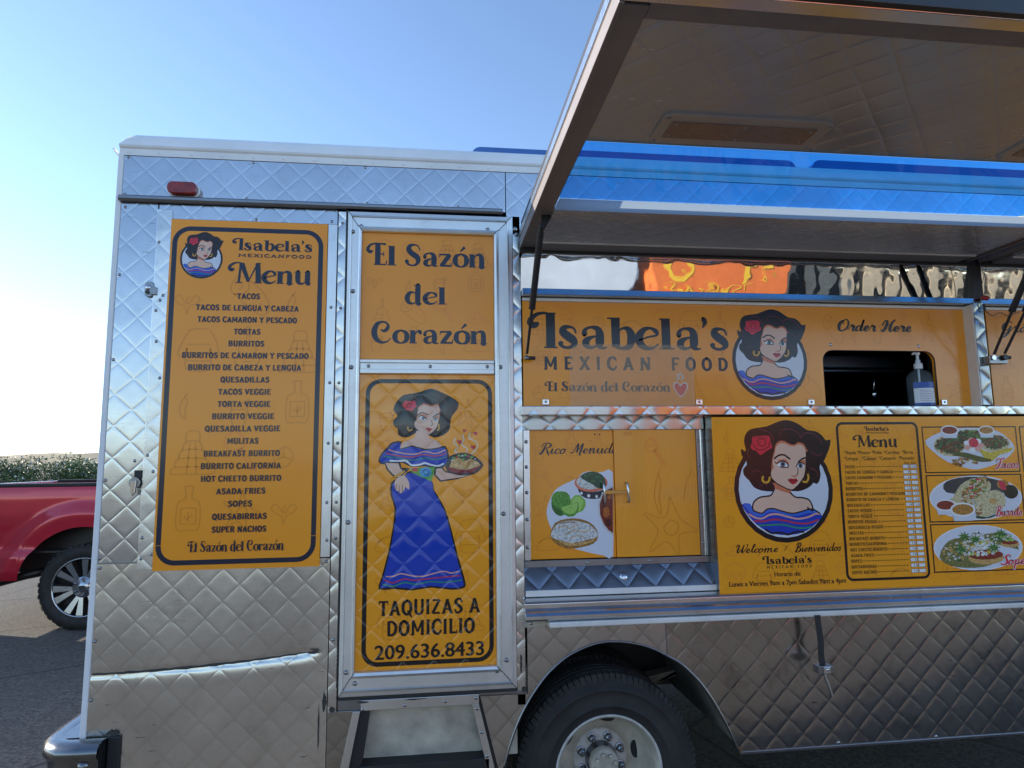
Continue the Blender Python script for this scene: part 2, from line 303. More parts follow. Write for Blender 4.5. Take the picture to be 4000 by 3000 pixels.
DOOD = {
 'guitar': [[(.5,1),(.48,.55)],[(.56,1),(.56,.55)],[(.5,.55),(.32,.5),(.3,.38),(.36,.3),(.22,.18),(.3,.02),(.55,0),(.76,.06),(.82,.2),(.68,.3),(.74,.42),(.66,.52),(.56,.55)],[(.52,.33),(.46,.28),(.52,.23),(.58,.28),(.52,.33)],[(.42,.12),(.62,.12)]],
 'bottle': [[(.4,1),(.6,1)],[(.4,1),(.42,.72),(.24,.6),(.24,.04),(.5,0),(.76,.04),(.76,.6),(.58,.72),(.6,1)],[(.32,.5),(.68,.5)],[(.32,.5),(.32,.14)],[(.68,.5),(.68,.14)],[(.32,.14),(.68,.14)],[(.5,.18),(.5,.42)],[(.42,.34),(.42,.28),(.5,.25)],[(.58,.38),(.58,.32),(.5,.29)]],
 'taco': [[(0,.2),(.1,.6),(.4,.85),(.75,.75),(1,.25),(.6,.12),(.2,.12),(0,.2)],[(.1,.6),(.25,.8),(.5,.95),(.8,.8)],[(.3,.3),(.34,.34)],[(.5,.5),(.54,.5)],[(.7,.35),(.74,.38)]],
 'burrito': [[(0,.7),(.15,.95),(.4,.9),(.45,.65),(.25,.5),(.05,.55),(0,.7)],[(.4,.9),(.8,.6),(1,.2),(.85,.02),(.6,.1),(.1,.52)],[(.1,.75),(.2,.8),(.3,.72),(.2,.64)],[(.6,.45),(.64,.42)],[(.75,.3),(.78,.26)]],
 'pyramid': [[(0,0),(.1,.15),(.9,.15),(1,0),(0,0)],[(.1,.15),(.18,.35),(.82,.35),(.9,.15)],[(.18,.35),(.26,.55),(.74,.55),(.82,.35)],[(.26,.55),(.34,.75),(.66,.75),(.74,.55)],[(.34,.75),(.36,.98),(.64,.98),(.66,.75)],[(.44,.75),(.38,0)],[(.56,.75),(.62,0)]],
 'star': [[(.5,.95),(.4,.62),(.05,.7),(.28,.42),(.12,.08),(.42,.24),(.62,0),(.64,.34),(.97,.4),(.68,.58),(.5,.95)],[(.5,.58),(.38,.46),(.46,.34),(.6,.38),(.62,.52),(.5,.58)]],
 'skull': [[(.5,1),(.15,.85),(.08,.5),(.25,.3),(.28,.05),(.5,0),(.72,.05),(.75,.3),(.92,.5),(.85,.85),(.5,1)],[(.3,.6),(.22,.5),(.32,.42),(.42,.5),(.3,.6)],[(.7,.6),(.58,.5),(.68,.42),(.78,.5),(.7,.6)],[(.3,.18),(.7,.18)],[(.5,.38),(.46,.3),(.54,.3),(.5,.38)]],
 'chili': [[(.6,.85),(.45,.6),(.4,.3),(.6,0),(.68,.03),(.62,.35),(.72,.65),(.6,.85)],[(.6,.85),(.7,1)]],
 'maraca': [[(.3,.95),(.05,.75),(.15,.5),(.45,.5),(.58,.7),(.3,.95)],[(.4,.5),(.75,.02)],[(.46,.54),(.85,.05),(.75,.02)],[(.12,.68),(.5,.7)]],
 'hat': [[(0,.3),(.3,.42),(.38,.8),(.5,.88),(.62,.8),(.7,.42),(1,.3),(.8,.15),(.5,.1),(.2,.15),(0,.3)],[(.32,.45),(.5,.4),(.68,.45)]],
 'shirt': [[(.25,.95),(.75,.95),(1,.4),(.85,.3),(.78,.5),(.78,0),(.22,0),(.22,.5),(.15,.3),(0,.4),(.25,.95)],[(.22,.2),(.78,.2)],[(.22,.4),(.78,.4)],[(.22,.6),(.78,.6)]],
 'glass': [[(.15,.8),(.25,0),(.7,0),(.8,.8),(.15,.8)],[(.18,.6),(.77,.6)],[(.7,.8),(.85,1),(.98,.8),(.8,.7)]],
 'lime': [[(.5,.9),(.12,.6),(.2,.2),(.6,.12),(.88,.45),(.75,.8),(.5,.9)],[(.5,.5),(.5,.85)],[(.5,.5),(.2,.4)],[(.5,.5),(.8,.4)]],
 'eagle': [[(.45,.5),(.2,.85),(0,.75),(.1,.55),(.4,.4),(.5,.1),(.6,.4),(.9,.55),(1,.75),(.8,.85),(.55,.5)],[(.5,.5),(.48,.75),(.6,.8)]],
}
DOOD_T = {'guitar':'doodle','bottle':'doodle','pyramid':'doodle','star':'doodle','shirt':'doodle','taco':'doodle','burrito':'doodle','skull':'doodle_r','maraca':'doodle_r','hat':'doodle_r','chili':'doodle','glass':'doodle','lime':'doodle','eagle':'doodle'}
def doodles(A, x0, x1, z0, z1, cell, seed, size=.8):
    rnd = random.Random(seed); names = list(DOOD); A.up(); k = seed
    nz = max(1, round((z1-z0)/cell)); nx = max(1, round((x1-x0)/cell))
    for j in range(nz):
        for i in range(nx):
            n = names[(k*5+j*3+i*4) % len(names)]
            if rnd.random() < .08: n = rnd.choice(names)
            sx = (x1-x0)/nx; sz = (z1-z0)/nz
            ox = x0+sx*i+sx*(.08+.12*rnd.random()); oz = z0+sz*j+sz*(.06+.16*rnd.random()); ww = sx*size; hh = sz*size
            if n in ('chili', 'lime', 'glass', 'eagle'): ww *= .6; hh *= .6
            if n in ('hat', 'taco'): hh *= .6
            for st in DOOD[n]:
                p = [(min(max(ox+a*ww, x0), x1), min(max(oz+b*hh, z0), z1)) for a, b in st]
                A.stroke(p, DOOD_T[n], .0028 if cell < .16 else .0045, bump=False, sub=4, cap=False)
# ---------------------------------------------------------------- materials
_mc = {}
def N(nt, t, **kw):
    n = nt.nodes.new(t)
    for k, v in kw.items(): setattr(n, k, v)
    return n
def math_(nt, op, a, b=None):
    n = N(nt, 'ShaderNodeMath', operation=op)
    for i, v in enumerate((a, b)):
        if v is None: continue
        if isinstance(v, (int, float)): n.inputs[i].default_value = v
        else: nt.links.new(v, n.inputs[i])
    return n.outputs[0]
def base_mat(name):
    m = bpy.data.materials.new(name); m.use_nodes = True
    return m, m.node_tree, m.node_tree.nodes['Principled BSDF']
def setp(b, **kw):
    for k, v in kw.items():
        k = {'color': 'Base Color', 'rough': 'Roughness', 'metal': 'Metallic', 'spec': 'Specular IOR Level', 'coat': 'Coat Weight', 'coatr': 'Coat Roughness', 'trans': 'Transmission Weight', 'ior': 'IOR', 'sheen': 'Sheen Weight', 'alpha': 'Alpha', 'emit': 'Emission Strength', 'ecol': 'Emission Color'}[k]
        if isinstance(v, tuple) and len(v) == 3: v = (*v, 1)
        b.inputs[k].default_value = v
def noise(nt, scale, detail=4, rough=.55, vec=None, stretch=None):
    g = N(nt, 'ShaderNodeNewGeometry').outputs['Position'] if vec is None else vec
    if stretch:
        mp = N(nt, 'ShaderNodeMapping'); mp.inputs['Scale'].default_value = stretch; nt.links.new(g, mp.inputs[0]); g = mp.outputs[0]
    n = N(nt, 'ShaderNodeTexNoise'); n.inputs['Scale'].default_value = scale; n.inputs['Detail'].default_value = detail; n.inputs['Roughness'].default_value = rough
    nt.links.new(g, n.inputs['Vector']); return n.outputs['Fac']
def ramp(nt, fac, a, b, c0=(0, 0, 0), c1=(1, 1, 1)):
    r = N(nt, 'ShaderNodeValToRGB'); e = r.color_ramp.elements
    e[0].position = a; e[1].position = b; e[0].color = (*c0, 1); e[1].color = (*c1, 1); nt.links.new(fac, r.inputs[0]); return r.outputs[0]
def mix(nt, fac, a, b):
    n = N(nt, 'ShaderNodeMix', data_type='RGBA'); i = [k for k in n.inputs if k.type == 'RGBA']
    for s_, v in ((n.inputs[0], fac), (i[0], a), (i[1], b)):
        if isinstance(v, tuple): s_.default_value = (*v, 1)
        elif isinstance(v, (int, float)): s_.default_value = v
        else: nt.links.new(v, s_)
    return [k for k in n.outputs if k.type == 'RGBA'][0]
def quilt_h(nt, plane='xz', pitch=.118, amp=.0013, w=.11, ox=0.0):
    g = N(nt, 'ShaderNodeNewGeometry'); sp = N(nt, 'ShaderNodeSeparateXYZ'); nt.links.new(g.outputs['Position'], sp.inputs[0])
    wob = math_(nt, 'MULTIPLY', math_(nt, 'SUBTRACT', noise(nt, 4, 2), .5), .02)
    x = math_(nt, 'ADD', math_(nt, 'ADD', sp.outputs[0], ox), wob); z = sp.outputs[2] if plane == 'xz' else sp.outputs[1]
    hs_ = []
    for op in ('ADD', 'SUBTRACT'):
        u = math_(nt, 'DIVIDE', math_(nt, op, x, z), pitch)
        d = math_(nt, 'PINGPONG', u, .5)                           # 0 on a seam, .5 mid cushion
        e = math_(nt, 'POWER', 2.71828, math_(nt, 'DIVIDE', math_(nt, 'MULTIPLY', d, -1), w))
        hs_.append(math_(nt, 'SUBTRACT', 1, e))
    return math_(nt, 'MULTIPLY', math_(nt, 'MULTIPLY', hs_[0], hs_[1]), amp)
def bump(nt, b, h, strength=1.0):
    n = N(nt, 'ShaderNodeBump'); n.inputs['Distance'].default_value = 1.0; n.inputs['Strength'].default_value = strength
    nt.links.new(h, n.inputs['Height']); nt.links.new(n.outputs[0], b.inputs['Normal'])
INKS = dict(orange=(.92, .318, .016), orangeb=(.95, .342, .012), navy=(.012, .016, .035), ink=(.008, .008, .010), pale=(.62, .66, .74), hair=(.012, .007, .008), skin=(.72, .46, .34), flush=(.60, .17, .08),
 blue=(.006, .045, .42), bluel=(.02, .14, .60), pink=(.72, .36, .30), red=(.50, .03, .06), green=(.02, .25, .12), white=(.80, .80, .80), iris=(.10, .16, .22), lips=(.45, .02, .03), gold=(.72, .36, .03),
 rose=(.68, .02, .05), rosed=(.22, .01, .02), strand=(.16, .03, .035), leaf=(.10, .32, .04), sky2=(.04, .35, .55), crust=(.66, .36, .13), crustd=(.36, .17, .04), steam=(.75, .66, .48), heart=(.55, .02, .04),
 plate=(.66, .68, .76), lime=(.09, .30, .03), limed=(.03, .12, .02), limel=(.20, .42, .05), limep=(.34, .58, .12), coral=(.72, .16, .08), onion=(.66, .66, .56), herbd=(.02, .07, .03), herb=(.05, .15, .05), flour=(.72, .70, .66),
 stewrim=(.60, .58, .58), stew=(.20, .025, .01), stewl=(.45, .12, .02), stewd=(.08, .01, .01), doodle=(.74, .255, .015), doodle_r=(.86, .25, .03), doodle_g=(.50, .30, .02), meat=(.13, .05, .02), meatl=(.28, .12, .05), herbl=(.12, .28, .04), tort=(.70, .52, .30), radish=(.60, .02, .06), lemon=(.80, .48, .05), pepper=(.09, .10, .02), sauce=(.25, .03, .02), sauceo=(.45, .20, .04), dark=(.04, .045, .055), cheese=(.80, .74, .60), greygreen=(.20, .19, .06), box=(.78, .78, .78))
FOODS = {'meat', 'meatl', 'herb', 'herbl', 'herbd', 'tort', 'pepper', 'sauce', 'sauceo', 'cheese', 'greygreen', 'crust', 'crustd', 'flour', 'stew', 'stewl', 'stewd', 'lime', 'onion', 'lemon', 'dark'}
def ink(c, q=False):
    key = ('ink', c, q)
    if key in _mc: return _mc[key]
    m, nt, b = base_mat('vinyl_'+c+('_quilted' if q else ''))
    col = INKS[c]; food = c in FOODS
    k = noise(nt, 1.6 if not food else 130, 3 if not food else 5); lo, hi = (.93, 1.05) if not food else (.42, 1.55)
    mx = mix(nt, ramp(nt, k, .3, .75), tuple(v*lo for v in col), tuple(min(.9, v*hi) for v in col)); nt.links.new(mx, b.inputs['Base Color'])
    setp(b, rough=.20 if not q else .10, spec=.45, coat=.12 if not q else .5, coatr=.04)
    h = math_(nt, 'MULTIPLY', noise(nt, 5, 2), .0008)
    if q: h = math_(nt, 'ADD', h, quilt_h(nt, amp=.0028, w=.085, ox=.05))
    bump(nt, b, h)
    _mc[key] = m; return m
def seam_mask(nt, plane, pitch=.118, w=.05, ox=0.0):
    h = quilt_h(nt, plane, pitch, 1.0, w, ox); return math_(nt, 'SUBTRACT', 1, h)
def metal(name, col=(.70, .70, .69), rough=.28, quilt=None, wave=.0006, dirt=0.0, amp=.0009, wscale=3.0, dirtcol=(.10, .09, .08), ox=0.0, metallic=1.0, scratch=0.0, seam=0.0, sw=.11):
    if name in _mc: return _mc[name]
    m, nt, b = base_mat(name); setp(b, metal=metallic, spec=.5)
    k = noise(nt, 2.2, 5); fine = noise(nt, 60, 3, stretch=(.25, 1, 1))
    c = mix(nt, ramp(nt, k, .35, .7), tuple(v*.80 for v in col), col)
    if dirt:
        d = math_(nt, 'MULTIPLY', ramp(nt, noise(nt, 7, 8, .7), .52, .72), dirt); c = mix(nt, d, c, dirtcol)
    if scratch:
        sc = math_(nt, 'MULTIPLY', ramp(nt, noise(nt, 16, 3, .6, stretch=(1.0, 1, 5.0)), .66, .74), scratch); c = mix(nt, sc, c, (.08, .07, .06))
    if seam: c = mix(nt, math_(nt, 'MULTIPLY', math_(nt, 'MULTIPLY', seam_mask(nt, quilt, ox=ox), seam), math_(nt, 'ADD', .35, noise(nt, 5, 4))), c, (.05, .046, .042))
    nt.links.new(c, b.inputs['Base Color'])
    r = math_(nt, 'ADD', math_(nt, 'MULTIPLY', fine, .12), math_(nt, 'ADD', math_(nt, 'MULTIPLY', k, .12), rough-.12)); nt.links.new(r, b.inputs['Roughness'])
    h = math_(nt, 'MULTIPLY', noise(nt, wscale, 2), wave)
    if quilt: h = math_(nt, 'ADD', h, quilt_h(nt, quilt, amp=amp, ox=ox, w=sw))
    bump(nt, b, h)
    _mc[name] = m; return m
def plain(name, col, rough=.5, metal_=0.0, var=.15, nscale=8, coat=0.0, spec=.5, bumpamp=0.0, bscale=40):
    if name in _mc: return _mc[name]
    m, nt, b = base_mat(name); setp(b, rough=rough, metal=metal_, coat=coat, spec=spec, coatr=.04)
    mx = mix(nt, ramp(nt, noise(nt, nscale, 6, .6), .3, .7), tuple(v*(1-var) for v in col), tuple(min(1, v*(1+var)) for v in col)); nt.links.new(mx, b.inputs['Base Color'])
    if bumpamp: bump(nt, b, math_(nt, 'MULTIPLY', noise(nt, bscale, 4), bumpamp))
    _mc[name] = m; return m
ALU_Q = metal('quilted_aluminium', (.62, .64, .67), .18, 'xz', dirt=.12, scratch=.5, sw=.055, amp=.0005, wave=.0022, wscale=2.2)
ALU_QD = metal('soiled_quilted_aluminium', (.47, .45, .425), .21, 'xz', dirt=.55, scratch=.9, seam=.2, amp=.0013, sw=.09, wave=.005, wscale=1.8)
ALU = metal('flat_aluminium', (.78, .78, .77), .34, None, dirt=.15, wave=.0004)
ALU_W = metal('white_satin_aluminium', (.82, .82, .80), .50, None, dirt=.22, metallic=.35, dirtcol=(.25, .23, .2))
STEEL = metal('polished_steel', (.70, .70, .70), .015, None, wave=.0016, wscale=5, dirt=.08)
STEEL_D = metal('dull_dark_steel', (.30, .31, .33), .32, None, dirt=.25)
ALU_LOW = metal('worn_quilted_aluminium', (.78, .75, .70), .24, 'xz', dirt=.22, scratch=1.0, metallic=.97, amp=.0007, sw=.075, wave=.010, wscale=1.5, seam=.14)
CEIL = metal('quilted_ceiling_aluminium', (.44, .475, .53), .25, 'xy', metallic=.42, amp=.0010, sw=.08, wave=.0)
RUB = plain('black_rubber', (.018, .018, .019), .6, bumpamp=.0006)
TYRE = plain('tyre_rubber', (.022, .021, .020), .72, var=.4, nscale=14, bumpamp=.0012, bscale=30)
TYRE_T = plain('tyre_tread_rubber', (.035, .033, .030), .85, var=.5, nscale=20, bumpamp=.002, bscale=60)
DARK = plain('dark_interior_shade', (.012, .013, .016), .6)  # near-black puts the shade of hollows into the colour
BLACKP = plain('black_satin_paint', (.02, .02, .022), .4)
WHITEP = plain('white_roof_paint', (.74, .75, .76), .42, var=.08, nscale=5)
CREAM = plain('grimy_cream_metal', (.46, .42, .34), .5, var=.3, nscale=10)
FRAMEB = plain('brown_anodised_frame', (.22, .20, .205), .45, metal_=.3, var=.1)
SCREW = metal('screw_zinc', (.35, .35, .36), .30, None)
SILVER = metal('silver_trim', (.72, .73, .75), .22, None, wave=.001)
# ---- traced outlines of the printed artwork (metres, or portrait units)
PORTRAIT = [
 ('e','ink',[-0.01,-0.0101,1.0102,1.0121]),
 ('e','pale',[-0.01,-0.0101,0.9197,0.9173]),
 ('p','hair',[(-0.8164,0.7975),(-0.7419,0.7371),(-0.7231,0.7967),(-0.7497,0.9271),(-0.7159,1.0704),(-0.619,1.1746),(-0.4339,1.2131),(-0.275,1.2387),(-0.1131,1.3041),(0.0623,1.3617),(0.2336,1.3426),(0.3881,1.2624),(0.541,1.1556),(0.7001,1.1363),(0.828,1.0479),(0.9015,0.9493),(0.9967,0.9645),(0.9667,0.8084),(0.9095,0.6847),(0.8408,0.5458),(0.7714,0.5072),(0.7348,0.4027),(0.7469,0.2717),(0.7113,0.1417),(0.6538,0.0775),(0.5894,0.1045),(0.5462,0.0532),(0.436,-0.015),(0.2751,-0.0589),(0.0924,-0.0454),(-0.0617,-0.0015),(-0.2474,-0.055),(-0.4537,-0.0335),(-0.605,0.0332),(-0.6881,0.1629),(-0.7856,0.2672),(-0.7967,0.3961),(-0.7227,0.4726),(-0.7352,0.5763),(-0.8085,0.6547)]),
 ('p','skin',[(-0.1727,0.1034),(-0.1951,-0.0508),(-0.2784,-0.1393),(-0.4611,-0.1616),(-0.5808,-0.2233),(-0.6523,-0.3494),(-0.6183,-0.4315),(-0.4791,-0.4726),(-0.3715,-0.3984),(-0.2415,-0.3884),(-0.0631,-0.4432),(0.1166,-0.4854),(0.2749,-0.4632),(0.4617,-0.4157),(0.5361,-0.4044),(0.5189,-0.27),(0.4238,-0.1959),(0.2672,-0.1801),(0.1413,-0.1004),(0.1159,-0.0045),(-0.0292,0.1012)]),
 ('p','flush',[(-0.198,0.1167),(-0.0332,0.0367),(0.1068,-0.025),(0.1352,-0.1132),(-0.0392,-0.0586),(-0.1972,0.0007)]),
 ('p','blue',[(-0.86,-0.2994),(-0.7001,-0.2847),(-0.6183,-0.4315),(-0.4791,-0.4726),(-0.3715,-0.3984),(-0.2415,-0.3884),(-0.0631,-0.4432),(0.1166,-0.4854),(0.2749,-0.4632),(0.4617,-0.4157),(0.5663,-0.4256),(0.6672,-0.4921),(0.7229,-0.5628),(0.6237,-0.6633),(0.4897,-0.7779),(0.3005,-0.8676),(0.1158,-0.9035),(-0.066,-0.9065),(-0.2454,-0.8816),(-0.4216,-0.8114),(-0.5944,-0.6882),(-0.7388,-0.5203)]),
 ('p','bluel',[(-0.8297,-0.3076),(-0.7005,-0.2924),(-0.6186,-0.4366),(-0.4794,-0.4777),(-0.3718,-0.4035),(-0.2418,-0.3935),(-0.0634,-0.4483),(0.1163,-0.4905),(0.2745,-0.4683),(0.4613,-0.4208),(0.5659,-0.4307),(0.654,-0.4918),(0.4568,-0.4876),(0.2702,-0.5348),(0.0872,-0.5385),(-0.0667,-0.5019),(-0.2451,-0.4496),(-0.3757,-0.4697),(-0.4828,-0.5361),(-0.6359,-0.5149)]),
 ('l','pink',[(-0.7367,-0.4823),(-0.5874,-0.5668),(-0.459,-0.5697),(-0.3263,-0.509),(-0.1704,-0.4997),(0.034,-0.5552),(0.2399,-0.5982),(0.4517,-0.5645),(0.587,-0.5084),(0.6763,-0.5129)],0.0343),
 ('l','red',[(-0.6288,-0.6165),(-0.4626,-0.633),(-0.2542,-0.5997),(-0.0228,-0.6305),(0.2341,-0.6875),(0.4435,-0.6847),(0.6261,-0.6274)],0.0317),
 ('l','green',[(-0.5492,-0.707),(-0.3381,-0.707),(-0.0794,-0.7055),(0.2282,-0.7766),(0.4958,-0.7652)],0.0317),
 ('l','ink',[(-0.4208,-0.7987),(-0.296,-0.8651),(-0.1405,-0.8564),(0.0123,-0.8983),(0.1712,-0.8516),(0.3274,-0.8555)],0.037),
 ('l','ink',[(-0.6188,-0.4391),(-0.6537,-0.3748),(-0.6326,-0.2733),(-0.5613,-0.1981),(-0.4608,-0.1564),(-0.3043,-0.1388),(-0.2442,-0.0885),(-0.2024,0.0008)],0.029),
 ('l','ink',[(-0.6183,-0.4315),(-0.4792,-0.4751),(-0.3716,-0.401),(-0.2416,-0.3909),(-0.0632,-0.4458),(0.1165,-0.488),(0.2747,-0.4657),(0.4615,-0.4183),(0.5663,-0.4256),(0.6794,-0.5052)],0.0264),
 ('l','ink',[(0.093,-0.0351),(0.128,-0.1028),(0.2151,-0.174),(0.3456,-0.1867),(0.474,-0.233),(0.5321,-0.3476),(0.5386,-0.4456),(0.4375,-0.3843)],0.029),
 ('p','flush',[(-0.2083,0.5965),(-0.1604,0.7395),(-0.1262,0.87),(-0.0293,0.948),(0.0753,0.9341),(0.1515,0.8862),(0.2561,0.867),(0.339,0.919),(0.4475,0.8734),(0.4887,0.773),(0.4799,0.7204),(-0.1512,0.6741),(-0.1962,0.3625),(-0.2455,0.3243)]),
 ('p','skin',[(-0.1488,0.7133),(-0.1099,0.8358),(-0.0216,0.9033),(0.0725,0.8895),(0.1492,0.8494),(0.2541,0.8355),(0.3361,0.8742),(0.4318,0.8366),(0.4666,0.76),(0.4693,0.6417),(0.4526,0.5109),(0.4368,0.3542),(0.3842,0.1987),(0.2839,0.0756),(0.1731,-0.0132),(0.0945,-0.0119),(-0.0329,0.0418),(-0.1715,0.1241),(-0.2532,0.239),(-0.245,0.332),(-0.1934,0.4092),(-0.2077,0.5184),(-0.1753,0.6222)]),
 ('l','ink',[(-0.2582,0.2856),(-0.2517,0.2209),(-0.1641,0.1162),(-0.0282,0.034),(0.0989,-0.0249),(0.1778,-0.021),(0.2888,0.0703),(0.3865,0.1934)],0.0211),
 ('l','flush',[(-0.2248,0.1043),(-0.0356,-0.002),(0.1176,-0.0613)],0.0264),
 ('p','flush',[(-0.1364,0.4864),(-0.0734,0.5742),(0.0533,0.5833),(0.1217,0.499),(0.1016,0.4315),(0.0102,0.5238),(-0.0821,0.517)]),
 ('p','flush',[(0.2729,0.4737),(0.3627,0.5537),(0.4478,0.558),(0.4426,0.4796),(0.3782,0.5065),(0.2967,0.4735)]),
 ('p','white',[(-0.1223,0.4602),(-0.0689,0.5194),(0.0108,0.5342),(0.0737,0.4891),(0.0962,0.4289),(0.0169,0.4221),(-0.074,0.4362)]),
 ('p','white',[(0.2651,0.4347),(0.3109,0.489),(0.3775,0.496),(0.4226,0.4589),(0.397,0.3913),(0.3178,0.3923)]),
 ('e','iris',[-0.0031,0.4796,0.0525,0.0548]),
 ('e','iris',[0.3504,0.4467,0.0476,0.0523]),
 ('e','ink',[-0.0031,0.4796,0.0262,0.0287]),
 ('e','ink',[0.3504,0.4467,0.0238,0.0262]),
 ('l','ink',[(-0.1603,0.5231),(-0.1148,0.4966),(-0.0604,0.5298),(0.0141,0.5446),(0.0796,0.4995),(0.1041,0.4288),(0.0166,0.4169),(-0.0614,0.4283)],0.0211),
 ('l','ink',[(0.2595,0.4295),(0.3114,0.4968),(0.3782,0.5065),(0.4288,0.4719)],0.0211),
 ('l','ink',[(-0.1612,0.596),(-0.0736,0.6551),(0.0319,0.6619),(0.1428,0.5823)],0.0343),
 ('l','ink',[(0.3131,0.5229),(0.3826,0.5745),(0.4615,0.6051)],0.0317),
 ('l','ink',[(0.2898,0.4083),(0.2926,0.3301),(0.2645,0.2628),(0.2155,0.2375)],0.0158),
 ('l','flush',[(0.1643,0.259),(0.2095,0.2272),(0.2586,0.2525)],0.0211),
 ('p','lips',[(0.0695,0.1722),(0.1394,0.1996),(0.1964,0.1858),(0.2499,0.2006),(0.2807,0.1482),(0.2327,0.0971),(0.1654,0.0723),(0.1153,0.1093)]),
 ('l','ink',[(0.0693,0.1696),(0.1835,0.1497),(0.2781,0.1483)],0.0106),
 ('l','gold',[(-0.4115,0.2464),(-0.4288,0.1719),(-0.3721,0.1195),(-0.3052,0.1519),(-0.2829,0.2213)],0.0396),
 ('l','gold',[(0.4871,0.2753),(0.4921,0.1919),(0.445,0.1198),(0.3824,0.1311)],0.037),
 ('p','rose',[(-0.6298,0.8402),(-0.586,0.9259),(-0.5858,1.0225),(-0.4172,1.0477),(-0.242,1.0413),(-0.2272,0.9363),(-0.1954,0.8104),(-0.3035,0.7539),(-0.4393,0.664),(-0.5253,0.7559),(-0.5895,0.7695)]),
 ('l','rosed',[(-0.5019,0.9383),(-0.4205,0.99),(-0.3313,0.9502),(-0.3497,0.8587),(-0.4419,0.8464),(-0.478,0.8989),(-0.4243,0.9247)],0.0211),
 ('l','rosed',[(-0.57,0.8866),(-0.523,0.795),(-0.4073,0.7679),(-0.2728,0.832),(-0.2411,0.9233)],0.0211),
 ('l','rosed',[(-0.5373,1.0039),(-0.4187,1.0215),(-0.2897,0.9892)],0.0158),
 ('l','strand',[(-0.4361,1.1737),(-0.2812,1.1335),(-0.2063,1.0674),(-0.16,0.962)],0.0158),
 ('l','strand',[(-0.0237,1.04),(0.0092,1.1451),(0.1439,1.1841),(0.2996,1.1304),(0.3849,1.011)],0.0158),
 ('l','strand',[(0.3831,0.9846),(0.4566,1.0899),(0.6166,1.089),(0.7448,1.0087),(0.8159,0.8758)],0.0158),
 ('l','strand',[(-0.6638,0.6014),(-0.6984,0.6796),(-0.6668,0.7832)],0.0158),
 ('l','strand',[(-0.6408,0.3167),(-0.5344,0.3669),(-0.4335,0.3139)],0.0158),
 ('l','strand',[(0.5915,0.7194),(0.7192,0.6392),(0.803,0.691)],0.0158),
 ('l','strand',[(0.5171,0.4054),(0.6461,0.3515),(0.692,0.2464)],0.0158),
 ('l','strand',[(-0.5017,0.0315),(-0.3936,0.1069),(-0.3448,0.0546)],0.0158),
]
